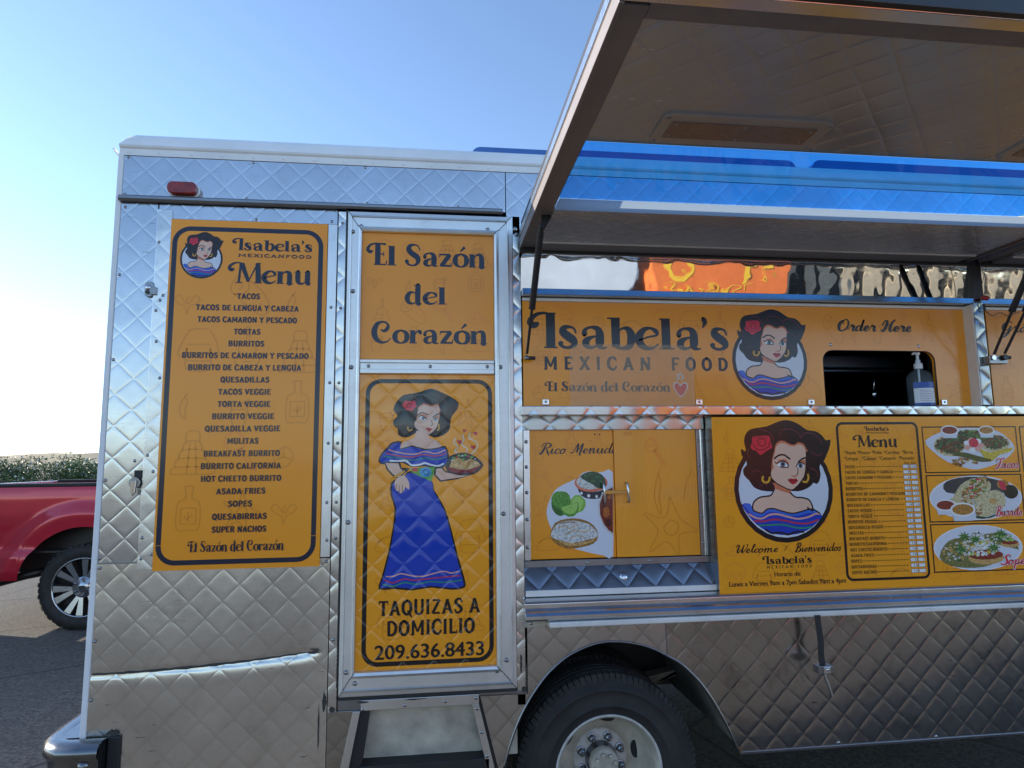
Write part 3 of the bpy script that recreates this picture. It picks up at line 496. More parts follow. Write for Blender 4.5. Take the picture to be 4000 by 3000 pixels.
LADY = [
 ('p','ink',[(-0.0864,1.5904),(-0.005,1.5538),(0.0043,1.5181),(0.0462,1.4467),(0.0718,1.3658),(0.0972,1.2655),(0.1249,1.1708),(0.1213,1.1424),(0.0719,1.1372),(-0.0032,1.148),(-0.0778,1.1394),(-0.142,1.1474),(-0.2019,1.1475),(-0.1917,1.1907),(-0.1683,1.2827),(-0.1544,1.3612),(-0.1454,1.4454),(-0.1609,1.4957),(-0.1615,1.5409),(-0.1416,1.5607),(-0.1065,1.5754)]),
 ('p','blue',[(-0.0864,1.5843),(-0.005,1.5487),(-0.0008,1.5182),(0.0401,1.4458),(0.0657,1.365),(0.0901,1.2657),(0.1163,1.1711),(0.1143,1.1485),(0.0719,1.1441),(-0.0033,1.1544),(-0.0778,1.1472),(-0.1421,1.1551),(-0.1952,1.155),(-0.1848,1.1895),(-0.1619,1.2816),(-0.1479,1.36),(-0.1389,1.4453),(-0.1539,1.4956),(-0.1545,1.5398),(-0.1355,1.5546),(-0.1065,1.5694)]),
 ('l','pink',[(-0.1746,1.1941),(-0.1475,1.1942),(-0.1179,1.203),(-0.0782,1.1939),(-0.0384,1.1907),(0.0016,1.1993),(0.0417,1.2069),(0.0719,1.1995),(0.0997,1.2051)],0.0048),
 ('l','red',[(-0.1808,1.1807),(-0.1472,1.1708),(-0.1079,1.1832),(-0.0681,1.177),(-0.0283,1.1806),(0.0216,1.1839),(0.0719,1.1872),(0.1052,1.1882)],0.0048),
 ('l','green',[(-0.1865,1.1663),(-0.1471,1.1577),(-0.1077,1.1695),(-0.0581,1.1621),(-0.0083,1.1702),(0.0518,1.1658),(0.1103,1.1722)],0.0048),
 ('p','ink',[(-0.1538,1.8343),(-0.1424,1.8603),(-0.1171,1.8863),(-0.0735,1.8942),(-0.0427,1.9022),(-0.0066,1.9128),(0.035,1.8971),(0.0714,1.8788),(0.1006,1.8562),(0.0923,1.8263),(0.0741,1.8044),(0.0674,1.7742),(0.0663,1.756),(0.0534,1.7379),(0.0303,1.7251),(0.0045,1.7195),(-0.0314,1.7352),(-0.0622,1.7405),(-0.0876,1.7252),(-0.113,1.7208),(-0.1354,1.7317),(-0.1367,1.7543),(-0.1541,1.7688),(-0.1518,1.7904),(-0.1372,1.8033),(-0.1496,1.8214)]),
 ('p','skin',[(-0.0648,1.7462),(-0.0722,1.7179),(-0.1128,1.7028),(-0.1303,1.6763),(-0.1125,1.6762),(-0.0822,1.6862),(-0.0311,1.6755),(0.015,1.6726),(0.0329,1.6786),(0.0252,1.6993),(-0.0006,1.7123),(-0.016,1.7176),(-0.0238,1.7383)]),
 ('p','ink',[(-0.1584,1.7021),(-0.1204,1.7054),(-0.1298,1.6763),(-0.0822,1.6898),(-0.0311,1.6755),(0.0201,1.6802),(0.0484,1.6862),(0.0623,1.65),(0.0588,1.6193),(0.0383,1.6016),(-0.0001,1.6021),(-0.0358,1.6076),(-0.0815,1.6056),(-0.112,1.6201),(-0.1524,1.6246),(-0.1875,1.6159),(-0.2102,1.6298),(-0.1981,1.6601),(-0.1773,1.6818)]),
 ('p','blue',[(-0.1532,1.697),(-0.1239,1.6988),(-0.1267,1.6733),(-0.0821,1.6847),(-0.0311,1.6704),(0.0201,1.6751),(0.0448,1.68),(0.0561,1.6501),(0.0531,1.6234),(0.0357,1.6083),(-0.0001,1.6087),(-0.0359,1.6142),(-0.0816,1.6122),(-0.1121,1.6262),(-0.1525,1.6307),(-0.1876,1.622),(-0.2043,1.6323),(-0.1921,1.6575),(-0.1722,1.6777)]),
 ('l','pink',[(-0.1706,1.6726),(-0.1326,1.6621),(-0.0921,1.6556),(-0.0616,1.6563),(-0.0311,1.6653),(0.0099,1.6567),(0.0484,1.6708)],0.0048),
 ('l','red',[(-0.1805,1.66),(-0.1325,1.6493),(-0.0818,1.6438),(-0.0361,1.6535),(0.01,1.6464),(0.052,1.6579)],0.0048),
 ('l','green',[(-0.1879,1.6473),(-0.1324,1.6407),(-0.0817,1.632),(-0.0309,1.6397),(0.01,1.6341),(0.0541,1.6424)],0.0043),
 ('l','white',[(-0.1651,1.6309),(-0.1323,1.629),(-0.1045,1.6297),(-0.0816,1.6127),(-0.0511,1.6144),(-0.0308,1.6203),(-0.0053,1.6123),(0.0203,1.6085),(0.0398,1.6164)],0.0069),
 ('p','ink',[(-0.1876,1.627),(-0.1262,1.6264),(-0.1209,1.6035),(-0.0865,1.6005),(-0.1066,1.583),(-0.1341,1.5596),(-0.1569,1.5736),(-0.1782,1.5966)]),
 ('p','skin',[(-0.1815,1.6219),(-0.1322,1.6204),(-0.126,1.601),(-0.1117,1.5846),(-0.1341,1.5657),(-0.1509,1.577),(-0.1712,1.5975)]),
 ('l','gold',[(-0.1477,1.5679),(-0.1292,1.5767),(-0.1117,1.5887)],0.0085),
 ('p','skin',[(-0.1416,1.5597),(-0.1116,1.5745),(-0.0911,1.5449),(-0.0919,1.5187),(-0.1061,1.53),(-0.1085,1.5174),(-0.125,1.5041),(-0.1311,1.5127),(-0.1422,1.5179),(-0.1464,1.5356)]),
 ('l','ink',[(-0.1389,1.5405),(-0.1422,1.5179)],0.0021),
 ('l','ink',[(-0.1288,1.5353),(-0.1285,1.5077)],0.0021),
 ('l','ink',[(-0.1172,1.5362),(-0.116,1.5125)],0.0021),
 ('p','ink',[(0.006,1.6004),(0.0383,1.6042),(0.0485,1.5887),(0.1128,1.5751),(0.149,1.5721),(0.0973,1.5564),(0.0282,1.5472),(0.0041,1.574)]),
 ('p','skin',[(0.0132,1.5983),(0.0347,1.5991),(0.046,1.5836),(0.1128,1.57),(0.1412,1.5706),(0.0973,1.5615),(0.0317,1.5532),(0.0112,1.5749)]),
 ('p','leaf',[(-0.0865,1.6021),(0.0101,1.6045),(-0.005,1.5487),(-0.0457,1.567),(-0.0813,1.5852)]),
 ('e','sky2',[-0.0281,1.5846,0.0229,0.0193]),
 ('l','blue',[(-0.0408,1.5822),(-0.0307,1.5948),(-0.0153,1.5869),(-0.0204,1.5743),(-0.0331,1.577)],0.0043),
 ('e','rose',[-0.0688,1.5952,0.0112,0.0071]),
 ('p','flush',[(-0.0616,1.8109),(-0.0588,1.8395),(-0.0373,1.8551),(-0.0063,1.8462),(0.0206,1.8535),(0.0289,1.8264),(0.0239,1.7889),(-0.0651,1.7891)]),
 ('p','skin',[(-0.0601,1.8098),(-0.0567,1.8343),(-0.0362,1.8483),(-0.0062,1.84),(0.0185,1.8462),(0.0253,1.8264),(0.0213,1.7899),(0.0137,1.7588),(-0.0058,1.7382),(-0.0201,1.731),(-0.0458,1.7415),(-0.0695,1.7591),(-0.0717,1.7798),(-0.0635,1.7901)]),
 ('p','flush',[(-0.0585,1.8005),(-0.0473,1.8135),(-0.0277,1.8082),(-0.0241,1.7942),(-0.0395,1.8056)]),
 ('p','flush',[(0.0001,1.7941),(0.012,1.8029),(0.0223,1.8081),(0.0177,1.7941)]),
 ('p','white',[(-0.0564,1.7969),(-0.0442,1.8041),(-0.0251,1.7921),(-0.0379,1.7859)]),
 ('p','white',[(-0.0004,1.7884),(0.0094,1.7957),(0.0177,1.792),(0.0136,1.7821)]),
 ('e','iris',[-0.039,1.7953,0.0056,0.0062]),
 ('e','iris',[0.0099,1.7894,0.0046,0.0057]),
 ('l','ink',[(-0.0585,1.7979),(-0.0447,1.8057),(-0.024,1.7916)],0.0032),
 ('l','ink',[(-0.0009,1.7889),(0.0094,1.7972),(0.0187,1.793)],0.0032),
 ('l','ink',[(-0.0601,1.8067),(-0.0447,1.8171),(-0.0205,1.8098)],0.0043),
 ('l','ink',[(0.0001,1.7993),(0.0119,1.8081),(0.0238,1.8133)],0.0043),
 ('l','ink',[(-0.007,1.7874),(-0.0018,1.7718),(-0.0085,1.7651)],0.0027),
 ('p','lips',[(-0.03,1.7559),(-0.0162,1.7589),(-0.0018,1.7532),(-0.0151,1.7418)]),
 ('l','gold',[(-0.0971,1.7644),(-0.098,1.7541),(-0.0903,1.7463),(-0.0817,1.7515)],0.0048),
 ('l','gold',[(0.0208,1.7717),(0.024,1.7587),(0.0178,1.7474)],0.0048),
 ('p','rose',[(-0.1218,1.8462),(-0.1092,1.865),(-0.0887,1.8618),(-0.0723,1.866),(-0.0644,1.8421),(-0.0833,1.8239),(-0.1038,1.8275)]),
 ('l','rosed',[(-0.1065,1.8473),(-0.0937,1.8535),(-0.0834,1.8462),(-0.0936,1.8369),(-0.1013,1.8421)],0.0032),
 ('l','strand',[(-0.1145,1.8785),(-0.0837,1.8838),(-0.0579,1.8629)],0.0027),
 ('l','strand',[(-0.0168,1.8944),(0.0195,1.8839),(0.0507,1.8578)],0.0027),
 ('l','strand',[(-0.1337,1.7646),(-0.1135,1.7748),(-0.0929,1.7592)],0.0027),
 ('p','ink',[(0.0485,1.6015),(0.0639,1.6449),(0.1129,1.6599),(0.1492,1.6518),(0.1803,1.6334),(0.1969,1.6116),(0.1879,1.5947),(0.1593,1.5745),(0.1025,1.5717),(0.0665,1.5808)]),
 ('p','rosed',[(0.0536,1.6014),(0.0716,1.6089),(0.1232,1.5929),(0.1916,1.6075),(0.1567,1.5812),(0.1025,1.5778),(0.0691,1.5854)]),
 ('p','crust',[(0.0639,1.6039),(0.0768,1.6345),(0.1026,1.6394),(0.1232,1.6237),(0.0974,1.5958)]),
 ('p','crust',[(0.0974,1.5942),(0.1155,1.6238),(0.1492,1.6363),(0.1751,1.6232),(0.188,1.6076),(0.1335,1.5928)]),
 ('e','leaf',[0.0819,1.6396,0.0072,0.0046]),
 ('e','leaf',[0.1026,1.6471,0.0072,0.0046]),
 ('e','leaf',[0.1259,1.6494,0.0073,0.0046]),
 ('e','leaf',[0.1518,1.6415,0.0073,0.0046]),
 ('e','leaf',[0.1181,1.633,0.0062,0.0046]),
 ('e','rose',[0.0922,1.642,0.0041,0.0036]),
 ('e','rose',[0.1388,1.6452,0.0041,0.0036]),
 ('e','white',[0.1155,1.647,0.0031,0.0026]),
 ('e','white',[0.1647,1.6346,0.0031,0.0026]),
 ('e','white',[0.0742,1.6294,0.0031,0.0026]),
 ('l','steam',[(0.0897,1.7169),(0.0819,1.6989),(0.0974,1.6832),(0.0845,1.6679),(0.0948,1.66)],0.0048),
 ('l','steam',[(0.1156,1.7323),(0.1208,1.7115),(0.113,1.6909),(0.1337,1.6752),(0.1311,1.6623)],0.0048),
 ('l','steam',[(0.1469,1.7374),(0.1416,1.7166),(0.1702,1.7008),(0.1727,1.6775),(0.1518,1.6544)],0.0048),
 ('p','heart',[(0.1234,1.7375),(0.1156,1.7469),(0.1193,1.7521),(0.1234,1.7489),(0.1287,1.7531),(0.1323,1.7479)]),
 ('p','heart',[(0.1677,1.7258),(0.1573,1.7373),(0.161,1.7425),(0.1662,1.7394),(0.173,1.7414),(0.1756,1.7346)]),
 ('p','heart',[(0.1036,1.6909),(0.0933,1.704),(0.0974,1.7107),(0.1026,1.7065),(0.1099,1.7095),(0.114,1.7023)]),
 ('p','heart',[(0.1586,1.6698),(0.1467,1.6813),(0.1503,1.6875),(0.1566,1.6843),(0.1639,1.6889),(0.167,1.6811)]),
]
MENUDO = [
 ('p','plate',[(0.7238,1.5752),(0.6868,1.5783),(0.6541,1.5734),(0.6326,1.58),(0.6,1.5741),(0.5725,1.551),(0.5237,1.5308),(0.4859,1.5081),(0.464,1.4723),(0.45,1.4314),(0.452,1.3956),(0.4671,1.3544),(0.4821,1.3133),(0.5291,1.2867),(0.5712,1.2729),(0.6029,1.2644),(0.6347,1.2559),(0.6772,1.2471),(0.7157,1.243),(0.7186,1.4054)]),
 ('p','lime',[(0.4691,1.4619),(0.4722,1.485),(0.4884,1.5003),(0.5178,1.5014),(0.5363,1.4943),(0.5471,1.4734),(0.5458,1.4399),(0.532,1.417),(0.5051,1.4047),(0.4841,1.4154),(0.4713,1.4362)]),
 ('p','limed',[(0.4841,1.4154),(0.4713,1.4362),(0.4691,1.4619),(0.4846,1.441),(0.5109,1.4251),(0.532,1.417),(0.5051,1.4047)]),
 ('p','limel',[(0.5464,1.4657),(0.5656,1.486),(0.587,1.4857),(0.608,1.4646),(0.6085,1.4438),(0.5962,1.4234),(0.5692,1.4136),(0.5481,1.4244)]),
 ('p','limep',[(0.5517,1.463),(0.5681,1.4798),(0.5858,1.4805),(0.5999,1.4621),(0.5855,1.4236),(0.5589,1.4293)]),
 ('p','lime',[(0.5031,1.4355),(0.5133,1.4148),(0.5369,1.4015),(0.5583,1.4025),(0.5719,1.4136),(0.5804,1.434),(0.5784,1.4599)]),
 ('p','limep',[(0.5069,1.4375),(0.5214,1.4198),(0.5425,1.4101),(0.5639,1.4163),(0.574,1.4342),(0.5756,1.4569)]),
 ('l','limel',[(0.5425,1.4116),(0.5485,1.4424)],0.0021),
 ('l','limel',[(0.5639,1.4163),(0.5512,1.4439)],0.0021),
 ('l','limel',[(0.5188,1.4224),(0.5485,1.4434)],0.0021),
 ('p','navy',[(0.576,1.517),(0.5982,1.5037),(0.6412,1.4978),(0.6847,1.5049),(0.6948,1.5152),(0.6787,1.4841),(0.6621,1.4714),(0.6243,1.4705),(0.5923,1.483)]),
 ('e','white',[0.5926,1.4934,0.0048,0.0057]),
 ('e','white',[0.6219,1.4825,0.0065,0.0068]),
 ('e','white',[0.6542,1.4793,0.0054,0.0057]),
 ('e','white',[0.6789,1.492,0.0049,0.0052]),
 ('e','coral',[0.633,1.5344,0.0683,0.0366]),
 ('e','onion',[0.6314,1.5381,0.0585,0.0304]),
 ('p','herbd',[(0.5888,1.5586),(0.6108,1.574),(0.6434,1.5788),(0.6756,1.5679),(0.6913,1.5467),(0.6933,1.5205),(0.6794,1.5102),(0.6525,1.5159),(0.6366,1.5292),(0.61,1.5426)]),
 ('e','herb',[0.6105,1.5635,0.0097,0.0052]),
 ('e','herb',[0.6322,1.5685,0.0087,0.0047]),
 ('e','herb',[0.6591,1.5576,0.0109,0.0047]),
 ('e','herb',[0.6747,1.5364,0.0087,0.0052]),
 ('e','herb',[0.6424,1.5421,0.0108,0.0047]),
 ('p','crustd',[(0.4631,1.3392),(0.4834,1.3795),(0.5315,1.3939),(0.5741,1.394),(0.6219,1.3791),(0.6506,1.3501),(0.6562,1.3192),(0.6357,1.2941),(0.582,1.2803),(0.5289,1.2776),(0.4871,1.2954),(0.4664,1.3188)]),
 ('p','crust',[(0.4822,1.3159),(0.5292,1.2893),(0.5822,1.2879),(0.6359,1.3018),(0.6527,1.3296),(0.6253,1.3046),(0.5718,1.2983),(0.5189,1.3022)]),
 ('p','flour',[(0.4658,1.3392),(0.4886,1.3718),(0.5313,1.3862),(0.5739,1.3837),(0.619,1.3714),(0.6467,1.3451),(0.6536,1.3218),(0.604,1.3077),(0.5506,1.2989),(0.5032,1.3103),(0.4717,1.3212)]),
 ('l','crust',[(0.4936,1.3589),(0.5202,1.3659),(0.5412,1.3552),(0.5736,1.3724)],0.0037),
 ('l','crust',[(0.5195,1.3328),(0.557,1.3472),(0.5942,1.3412),(0.6265,1.3507)],0.0037),
 ('l','crust',[(0.5404,1.317),(0.5725,1.3264),(0.6043,1.3179)],0.0032),
 ('l','crustd',[(0.5045,1.3765),(0.5365,1.3809),(0.5631,1.3778)],0.0043),
 ('p','stewrim',[(0.7221,1.52),(0.6957,1.51),(0.6733,1.4868),(0.6587,1.4481),(0.6603,1.4066),(0.6752,1.365),(0.696,1.3388),(0.7182,1.3228)]),
 ('p','stew',[(0.7219,1.5148),(0.6982,1.5036),(0.6786,1.4815),(0.6657,1.448),(0.6667,1.4065),(0.6808,1.37),(0.699,1.3464),(0.7174,1.3331)]),
 ('e','stewl',[0.6929,1.4163,0.0135,0.0207]),
 ('e','stewl',[0.7083,1.4784,0.0098,0.0115]),
 ('e','stewd',[0.6998,1.3748,0.0119,0.0155]),
 ('e','stewd',[0.683,1.4476,0.0076,0.013]),
]
# ---------------------------------------------------------------- the food truck
truck = empty('food_truck', (1.6, 1.15, GROUND), 'silver quilted food truck with orange menu boards and a raised awning over its serving side', 'food truck')
XR = 4.45                                # far end of the truck, outside the picture
def slab(name, x0, x1, z0, z1, y0, y1, m, parent=truck, bevel=.0015):
    b = MB(); b.box(x0, x1, y0, y1, z0, z1, m); return b.build(name, parent, bevel)
_screw = None
def screws(parent, pts, y, r=.0052, name='screw', m=None, h=.0028):
    global _screw
    for x, z in pts:
        b = MB(); b.lathe([(r*1.25, 0), (r, h*.4), (r*.7, h), (0, h*1.05)], (x, y, z), (0, -1, 0), m or SCREW, 10); b.build(name, parent, 0)
# shell: end walls, back wall, roof, floor
b = MB()
b.box(-1.205, -1.19, .012, 2.3, .5, 2.88, WHITEP); b.box(XR-.02, XR, .06, 2.3, .5, 2.88, ALU_Q)
b.box(-1.205, XR, 2.285, 2.3, .22, 2.9, ALU_Q); b.box(-1.19, XR-.02, .06, 2.285, .93, .96, BLACKP)
b.build('body_shell', truck)
b = MB()                                  # added lining keeps light out; its near-black colour stands for kitchen shade
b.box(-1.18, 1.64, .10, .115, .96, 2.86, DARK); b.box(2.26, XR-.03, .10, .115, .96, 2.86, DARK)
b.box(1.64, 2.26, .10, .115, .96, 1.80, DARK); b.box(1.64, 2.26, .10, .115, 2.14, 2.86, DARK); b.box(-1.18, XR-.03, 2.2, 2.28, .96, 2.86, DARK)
b.build('kitchen_blackout', truck)
# roof with rolled edge
prof = [(.03, 2.832), (-.004, 2.832), (-.006, 2.858), (-.012, 2.863), (-.015, 2.870), (-.012, 2.877), (-.003, 2.881), (.000, 2.892), (.008, 2.912), (.024, 2.930), (.055, 2.944), (.15, 2.952), (1.15, 2.965), (2.15, 2.952), (2.27, 2.935), (2.31, 2.89), (2.31, 2.832)]
b = MB(); xs = [-1.222+.05*(1-cos(pi/2*i/8)) for i in range(9)]+[-.6, .5, 2, XR]; n = len(prof); vs = []
for i, x in enumerate(xs):
    k = sin(pi/2*min(i, 8)/8)
    vs += [(x, y, z if z < 2.885 else 2.885+(z-2.885)*(.12+.88*k)) for y, z in prof]
b.add(vs, [(i*n+j, i*n+j+1, (i+1)*n+j+1, (i+1)*n+j) for i in range(len(xs)-1) for j in range(n-1)]+[tuple(range(n)), tuple(range(len(vs)-n, len(vs)))], WHITEP)
roof = b.build('roof', truck)
screws(roof, [(-1.19+.118*i, 2.846) for i in range(22)], -.005, .0062, 'rivet', WHITEP, .002)
for x0, x1, y0, z1 in ((.17, .56, .25, 3.036), (.62, 1.80, .30, 3.07), (1.86, 3.3, .26, 3.06)):      # blue lids on the roof
    b = MB(); b.prism(rrect(x0, x1, 2.94, z1+.035, .045, 5, (0, 0, 1, 1)), y0, y0+.5, plain('blue_lid_plastic', (.035, .12, .36), .35, var=.1)); b.build('roof_lid', truck, .004)
# small hook at the top corner
b = MB(); b.prism([(-1.262, 2.868), (-1.255, 2.872), (-1.250, 2.858), (-1.235, 2.845), (-1.22, 2.842), (-1.22, 2.815), (-1.226, 2.815), (-1.240, 2.836)], .02, .05, WHITEP); b.build('roof_hook', truck)
# corner trim
b = MB(); b.box(-1.226, -1.206, -.006, .05, .62, 2.84, WHITEP); b.build('corner_trim', truck, .003)
# ---- left section
up = slab('upper_side_panel', -1.206, .296, 2.655, 2.831, -.001, .03, ALU_Q)
up2 = slab('upper_side_panel', .299, XR, 2.56, 2.831, -.001, .03, ALU_Q)
screws(up, [(-1.19, 2.825), (-.72, 2.825), (-.28, 2.825), (-1.195, 2.672), (-.74, 2.672), (-.27, 2.672), (.1, 2.672)], -.001)
b = MB(); b.extrude_x([(.0, 2.664), (-.018, 2.664), (-.026, 2.658), (-.026, 2.648), (-.020, 2.640), (0, 2.640)], -1.209, .283, STEEL_D); b.build('drip_rail', truck, .001)
b = MB()
b.prism(rrect(-1.032, -.916, 2.666, 2.720, .022, 6), -.010, -.001, WHITEP)
RL = plain('red_lamp_lens', (.22, .016, .014), .25, var=.35, nscale=40, coat=.4)
b.prism(rrect(-1.028, -.920, 2.669, 2.718, .020, 6), -.040, -.010, RL)
b.build('marker_light', truck, .008)
cs = slab('corner_side_panel', -1.206, -1.070, 1.272, 2.639, -.001, .03, ALU_Q)
screws(cs, [(-1.197, 2.02), (-1.197, 1.57), (-1.2, 1.29), (-1.195, 2.35), (-1.10, 1.64), (-1.19, 2.62)], -.001)
hd = slab('hatch_header_panel', -1.066, -.386, 2.578, 2.638, -.001, .03, ALU_Q); screws(hd, [(-.70, 2.588), (-.408, 2.59), (-1.02, 2.60)], -.001)
fl = slab('hatch_edge_strip', -1.067, -1.014, 1.244, 2.614, -.010, .02, metal('creased_aluminium', (.76, .76, .75), .27, 'xz', dirt=.2, wave=.0035, wscale=7, amp=.0008))
screws(fl, [(-1.056, 2.48), (-1.04, 2.25), (-1.053, 2.21), (-1.045, 2.09), (-1.025, 1.95), (-1.053, 1.66), (-1.03, 1.60), (-1.055, 1.36), (-1.055, 1.285), (-1.02, 1.30), (-1.03, 2.27)], -.010)
# ---- the big menu board on the hatch
A = Art(-.0125)
A.box(-1.0135, -.4215, -.012, .02, 1.262, 2.574, ink('orange')); A.box(-1.0135, -.4215, -.0112, .02, 1.240, 1.262, ink('orange'))
doodles(A, -1.0, -.44, 1.36, 2.36, .20, 3)
A.frame(-1.006, -.437, 1.258, 2.547, .068, .018, 'navy')
A.draw(PORTRAIT, lambda x, z: (-.895+x*.0775, 2.418+z*.079), .078)
A.hand("Isabela's", FD, -.780, -.482, 2.457, .048, 'navy'); A.hand("MEXICANFOOD", FC, -.760, -.484, 2.430, .0125, 'navy', .8)
A.hand("Menu", FD, -.790, -.483, 2.325, .083, 'navy')
ITEMS = ["TACOS", "TACOS DE LENGUA Y CABEZA", "TACOS CAMARON Y PESCADO", "TORTAS", "BURRITOS", "BURRITOS DE CAMARON Y PESCADO", "BURRITO DE CABEZA Y LENGUA", "QUESADILLAS", "TACOS VEGGIE", "TORTA VEGGIE", "BURRITO VEGGIE", "QUESADILLA VEGGIE", "MULITAS", "BREAKFAST BURRITO", "BURRITO CALIFORNIA", "HOT CHEETO BURRITO", "ASADA FRIES", "SOPES", "QUESABIRRIAS", "SUPER NACHOS"]
for i, t in enumerate(ITEMS):
    wd = .0159*len(t) if len(t) > 5 else .0165*len(t); A.hand(t, FC, -.715-wd/2, -.715+wd/2, 2.2615-.04677*i, .0215, 'navy', 1.2)
A.hand("El Sazón del Corazón", FD, -.893, -.553, 1.304, .040, 'navy', .85)
A.up(); A.poly([(-1.013, 1.3290), (-.4215, 1.3535), (-.4215, 1.3550), (-1.013, 1.3305)], 'orangeb')
menu = A.build('menu_board', truck, recalc=False)
rs = slab('hatch_edge_strip', -.4205, -.3845, 1.272, 2.576, -.008, .02, ALU); screws(rs, [(-.402, 2.235), (-.40, 1.935), (-.40, 1.475), (-.40, 1.70), (-.397, 1.335)], -.008)
sp = slab('door_post_panel', -.3815, -.3495, .700, 2.634, -.002, .02, metal('creased_quilted_aluminium', (.74, .735, .72), .25, 'xz', dirt=.2, wave=.003, wscale=6, amp=.0022))
screws(sp, [(-.366, 2.585), (-.366, 2.235), (-.366, 1.935), (-.366, 1.70), (-.366, 1.475), (-.366, 1.34), (-.366, .97)], -.002)
b = MB()
for i in range(46): b.cyl((-.3475, -.006, .80+.04*i), (-.3475, -.006, .838+.04*i), .0042, BLACKP, n=8)
b.build('door_hinge', truck)
# hatch latches
b = MB(); b.prism(rrect(-1.097, -1.062, 2.262, 2.322, .016, 5), -.014, -.001, STEEL_D); b.dome((-1.083, -.014, 2.298), .011, SILVER, .006); b.box(-1.075, -1.052, -.018, -.006, 2.27, 2.300, STEEL_D); b.cyl((-1.085, -.02, 2.280), (-1.085, -.012, 2.280), .007, BLACKP); b.build('hatch_lock', truck, .002)
b = MB(); b.cyl((-1.088, -.022, 1.560), (-1.088, -.001, 1.560), .020, STEEL_D, n=18); b.prism([(-1.098, 1.568), (-1.078, 1.570), (-1.080, 1.525), (-1.090, 1.512), (-1.096, 1.53)], -.032, -.022, STEEL); b.box(-1.094, -1.068, -.015, -.004, 1.575, 1.605, RUB); b.build('hatch_handle', truck, .002)
# ---- lower left panel with the long dent
b = MB(); nx, nz = 84, 90; vs = []
x0, x1, z0, z1 = -1.206, -.3845, .42, 1.268
def dent(x): return .884+.046*max(0, (x+1.208)/.79)**2.0
for j in range(nz+1):
    for i in range(nx+1):
        x = x0+(x1-x0)*i/nx; z = z0+(z1-z0)*j/nz; d = z-dent(x); k = min(1, max(0, (-.395-x)/.07)); g = (.35+.65*max(0, (x+1.2)/.8)**1.2)*k
        y = -.002+.0075*g*(exp(-d/.09) if d > 0 else exp(-(-d/.035)**1.3))+.004*k*exp(-(d/.005)**2)-.003*g*exp(-((-d-.03)/.03)**2)*(d < 0)
        vs.append((x, y, z))
b.add(vs, [(j*(nx+1)+i, j*(nx+1)+i+1, (j+1)*(nx+1)+i+1, (j+1)*(nx+1)+i) for j in range(nz) for i in range(nx)], ALU_LOW, True)
lo = b.build('lower_side_panel', truck)
screws(lo, [(-1.197, 1.255), (-1.197, 1.00), (-1.197, .80), (-.398, 1.255)], -.004)
b = MB(); pth = []
for i in range(40):
    x = -1.200+.775*i/39; pth.append((x, .001+.004*max(0, (x+1.2)/.8), dent(x)+.002+.001*sin(i*2.3)))
b.tube(pth, [.0012+.0042*sin(pi*min(1, (i+8)/48))*(.75+.25*sin(i*1.3)) for i in range(40)], metal('dark_dent_metal', (.09, .085, .08), .5, None, dirt=.5), 8); b.build('dent_crease', lo)  # dark tube draws the line along the dent
slab('seam_strip', -1.206, -1.068, 1.2685, 1.2745, -.003, .01, STEEL_D, lo, 0)
# ---- rear corner bumper
BM = metal('worn_dark_chrome', (.21, .22, .235), .26, None, dirt=.35, wave=.002)
prof = [(.676, .004), (.679, .030), (.674, .052), (.660, .066), (.642, .070), (.628, .062), (.615, .052), (.57, .050), (.48, .050), (.44, .05)]
b = MB(); vs = []; cols = []
path = [(-1.132, -.012, 0, -1), (-1.20, -.012, 0, -1), (-1.262, -.008, -.10, -1), (-1.300, .015, -.55, -.83), (-1.322, .055, -.90, -.43), (-1.328, .12, -1, 0), (-1.328, 2.2, -1, 0)]
for (x, y, nxx, nyy) in path:
    for z, o in prof:
        vs.append((x+nxx*(o-.03)*1.0, y+nyy*(o-.0), z))
n = len(prof); b.add(vs, [(i*n+j, i*n+j+1, (i+1)*n+j+1, (i+1)*n+j) for i in range(len(path)-1) for j in range(n-1)], BM, True)
b.prism([(-1.23, .676), (-1.30, .676), (-1.31, .672), (-1.23, .66)], .0, 2.2, BM)
b.prism([(-1.132, .44), (-1.130, .44), (-1.130, .676), (-1.132, .676)], -.07, -.0, BM)
bp = b.build('corner_bumper', truck); screws(bp, [(-1.182, .604)], -.062, .016, 'bolt', BM, .010)
slab('bumper_gap_seal', -1.129, -1.088, .44, .678, -.014, -.002, RUB, truck, .004)
# ---- entrance door
FRM = metal('door_frame_aluminium', (.80, .80, .79), .38, None, dirt=.2, wave=.0003, metallic=.85, dirtcol=(.3, .28, .25))
X0, X1, Z0, Z1 = -.342, .321, .768, 2.630
def rail(b, pts_o, pts_i, steps):        # mitred frame of stepped profile between outer and inner rectangle corners
    for (t0, y0), (t1, y1) in zip(steps[:-1], steps[1:]):
        for i in range(4):
            o0, o1, i0, i1 = pts_o[i], pts_o[(i+1) % 4], pts_i[i], pts_i[(i+1) % 4]
            L = lambda a, c, t: (a[0]+(c[0]-a[0])*t, a[1]+(c[1]-a[1])*t)
            g = .0012*(1 if i % 2 == 0 else -1)
            q = [L(o0, i0, t0), L(o1, i1, t0), L(o1, i1, t1), L(o0, i0, t1)]
            b.add([(q[0][0], y0, q[0][1]), (q[1][0], y0, q[1][1]), (q[2][0], y1, q[2][1]), (q[3][0], y1, q[3][1])], [(0, 1, 2, 3)], FRM)
po = [(X0, Z0), (X1, Z0), (X1, Z1), (X0, Z1)]; pi_ = [(-.285, .856), (.243, .856), (.243, 2.545), (-.285, 2.545)]
b = MB(); rail(b, po, pi_, [(0, .02), (0, -.014), (.16, -.016), (.20, -.022), (.26, -.024), (.30, -.017), (.72, -.017), (.76, -.026), (.86, -.030), (.97, -.026), (1, -.012)])
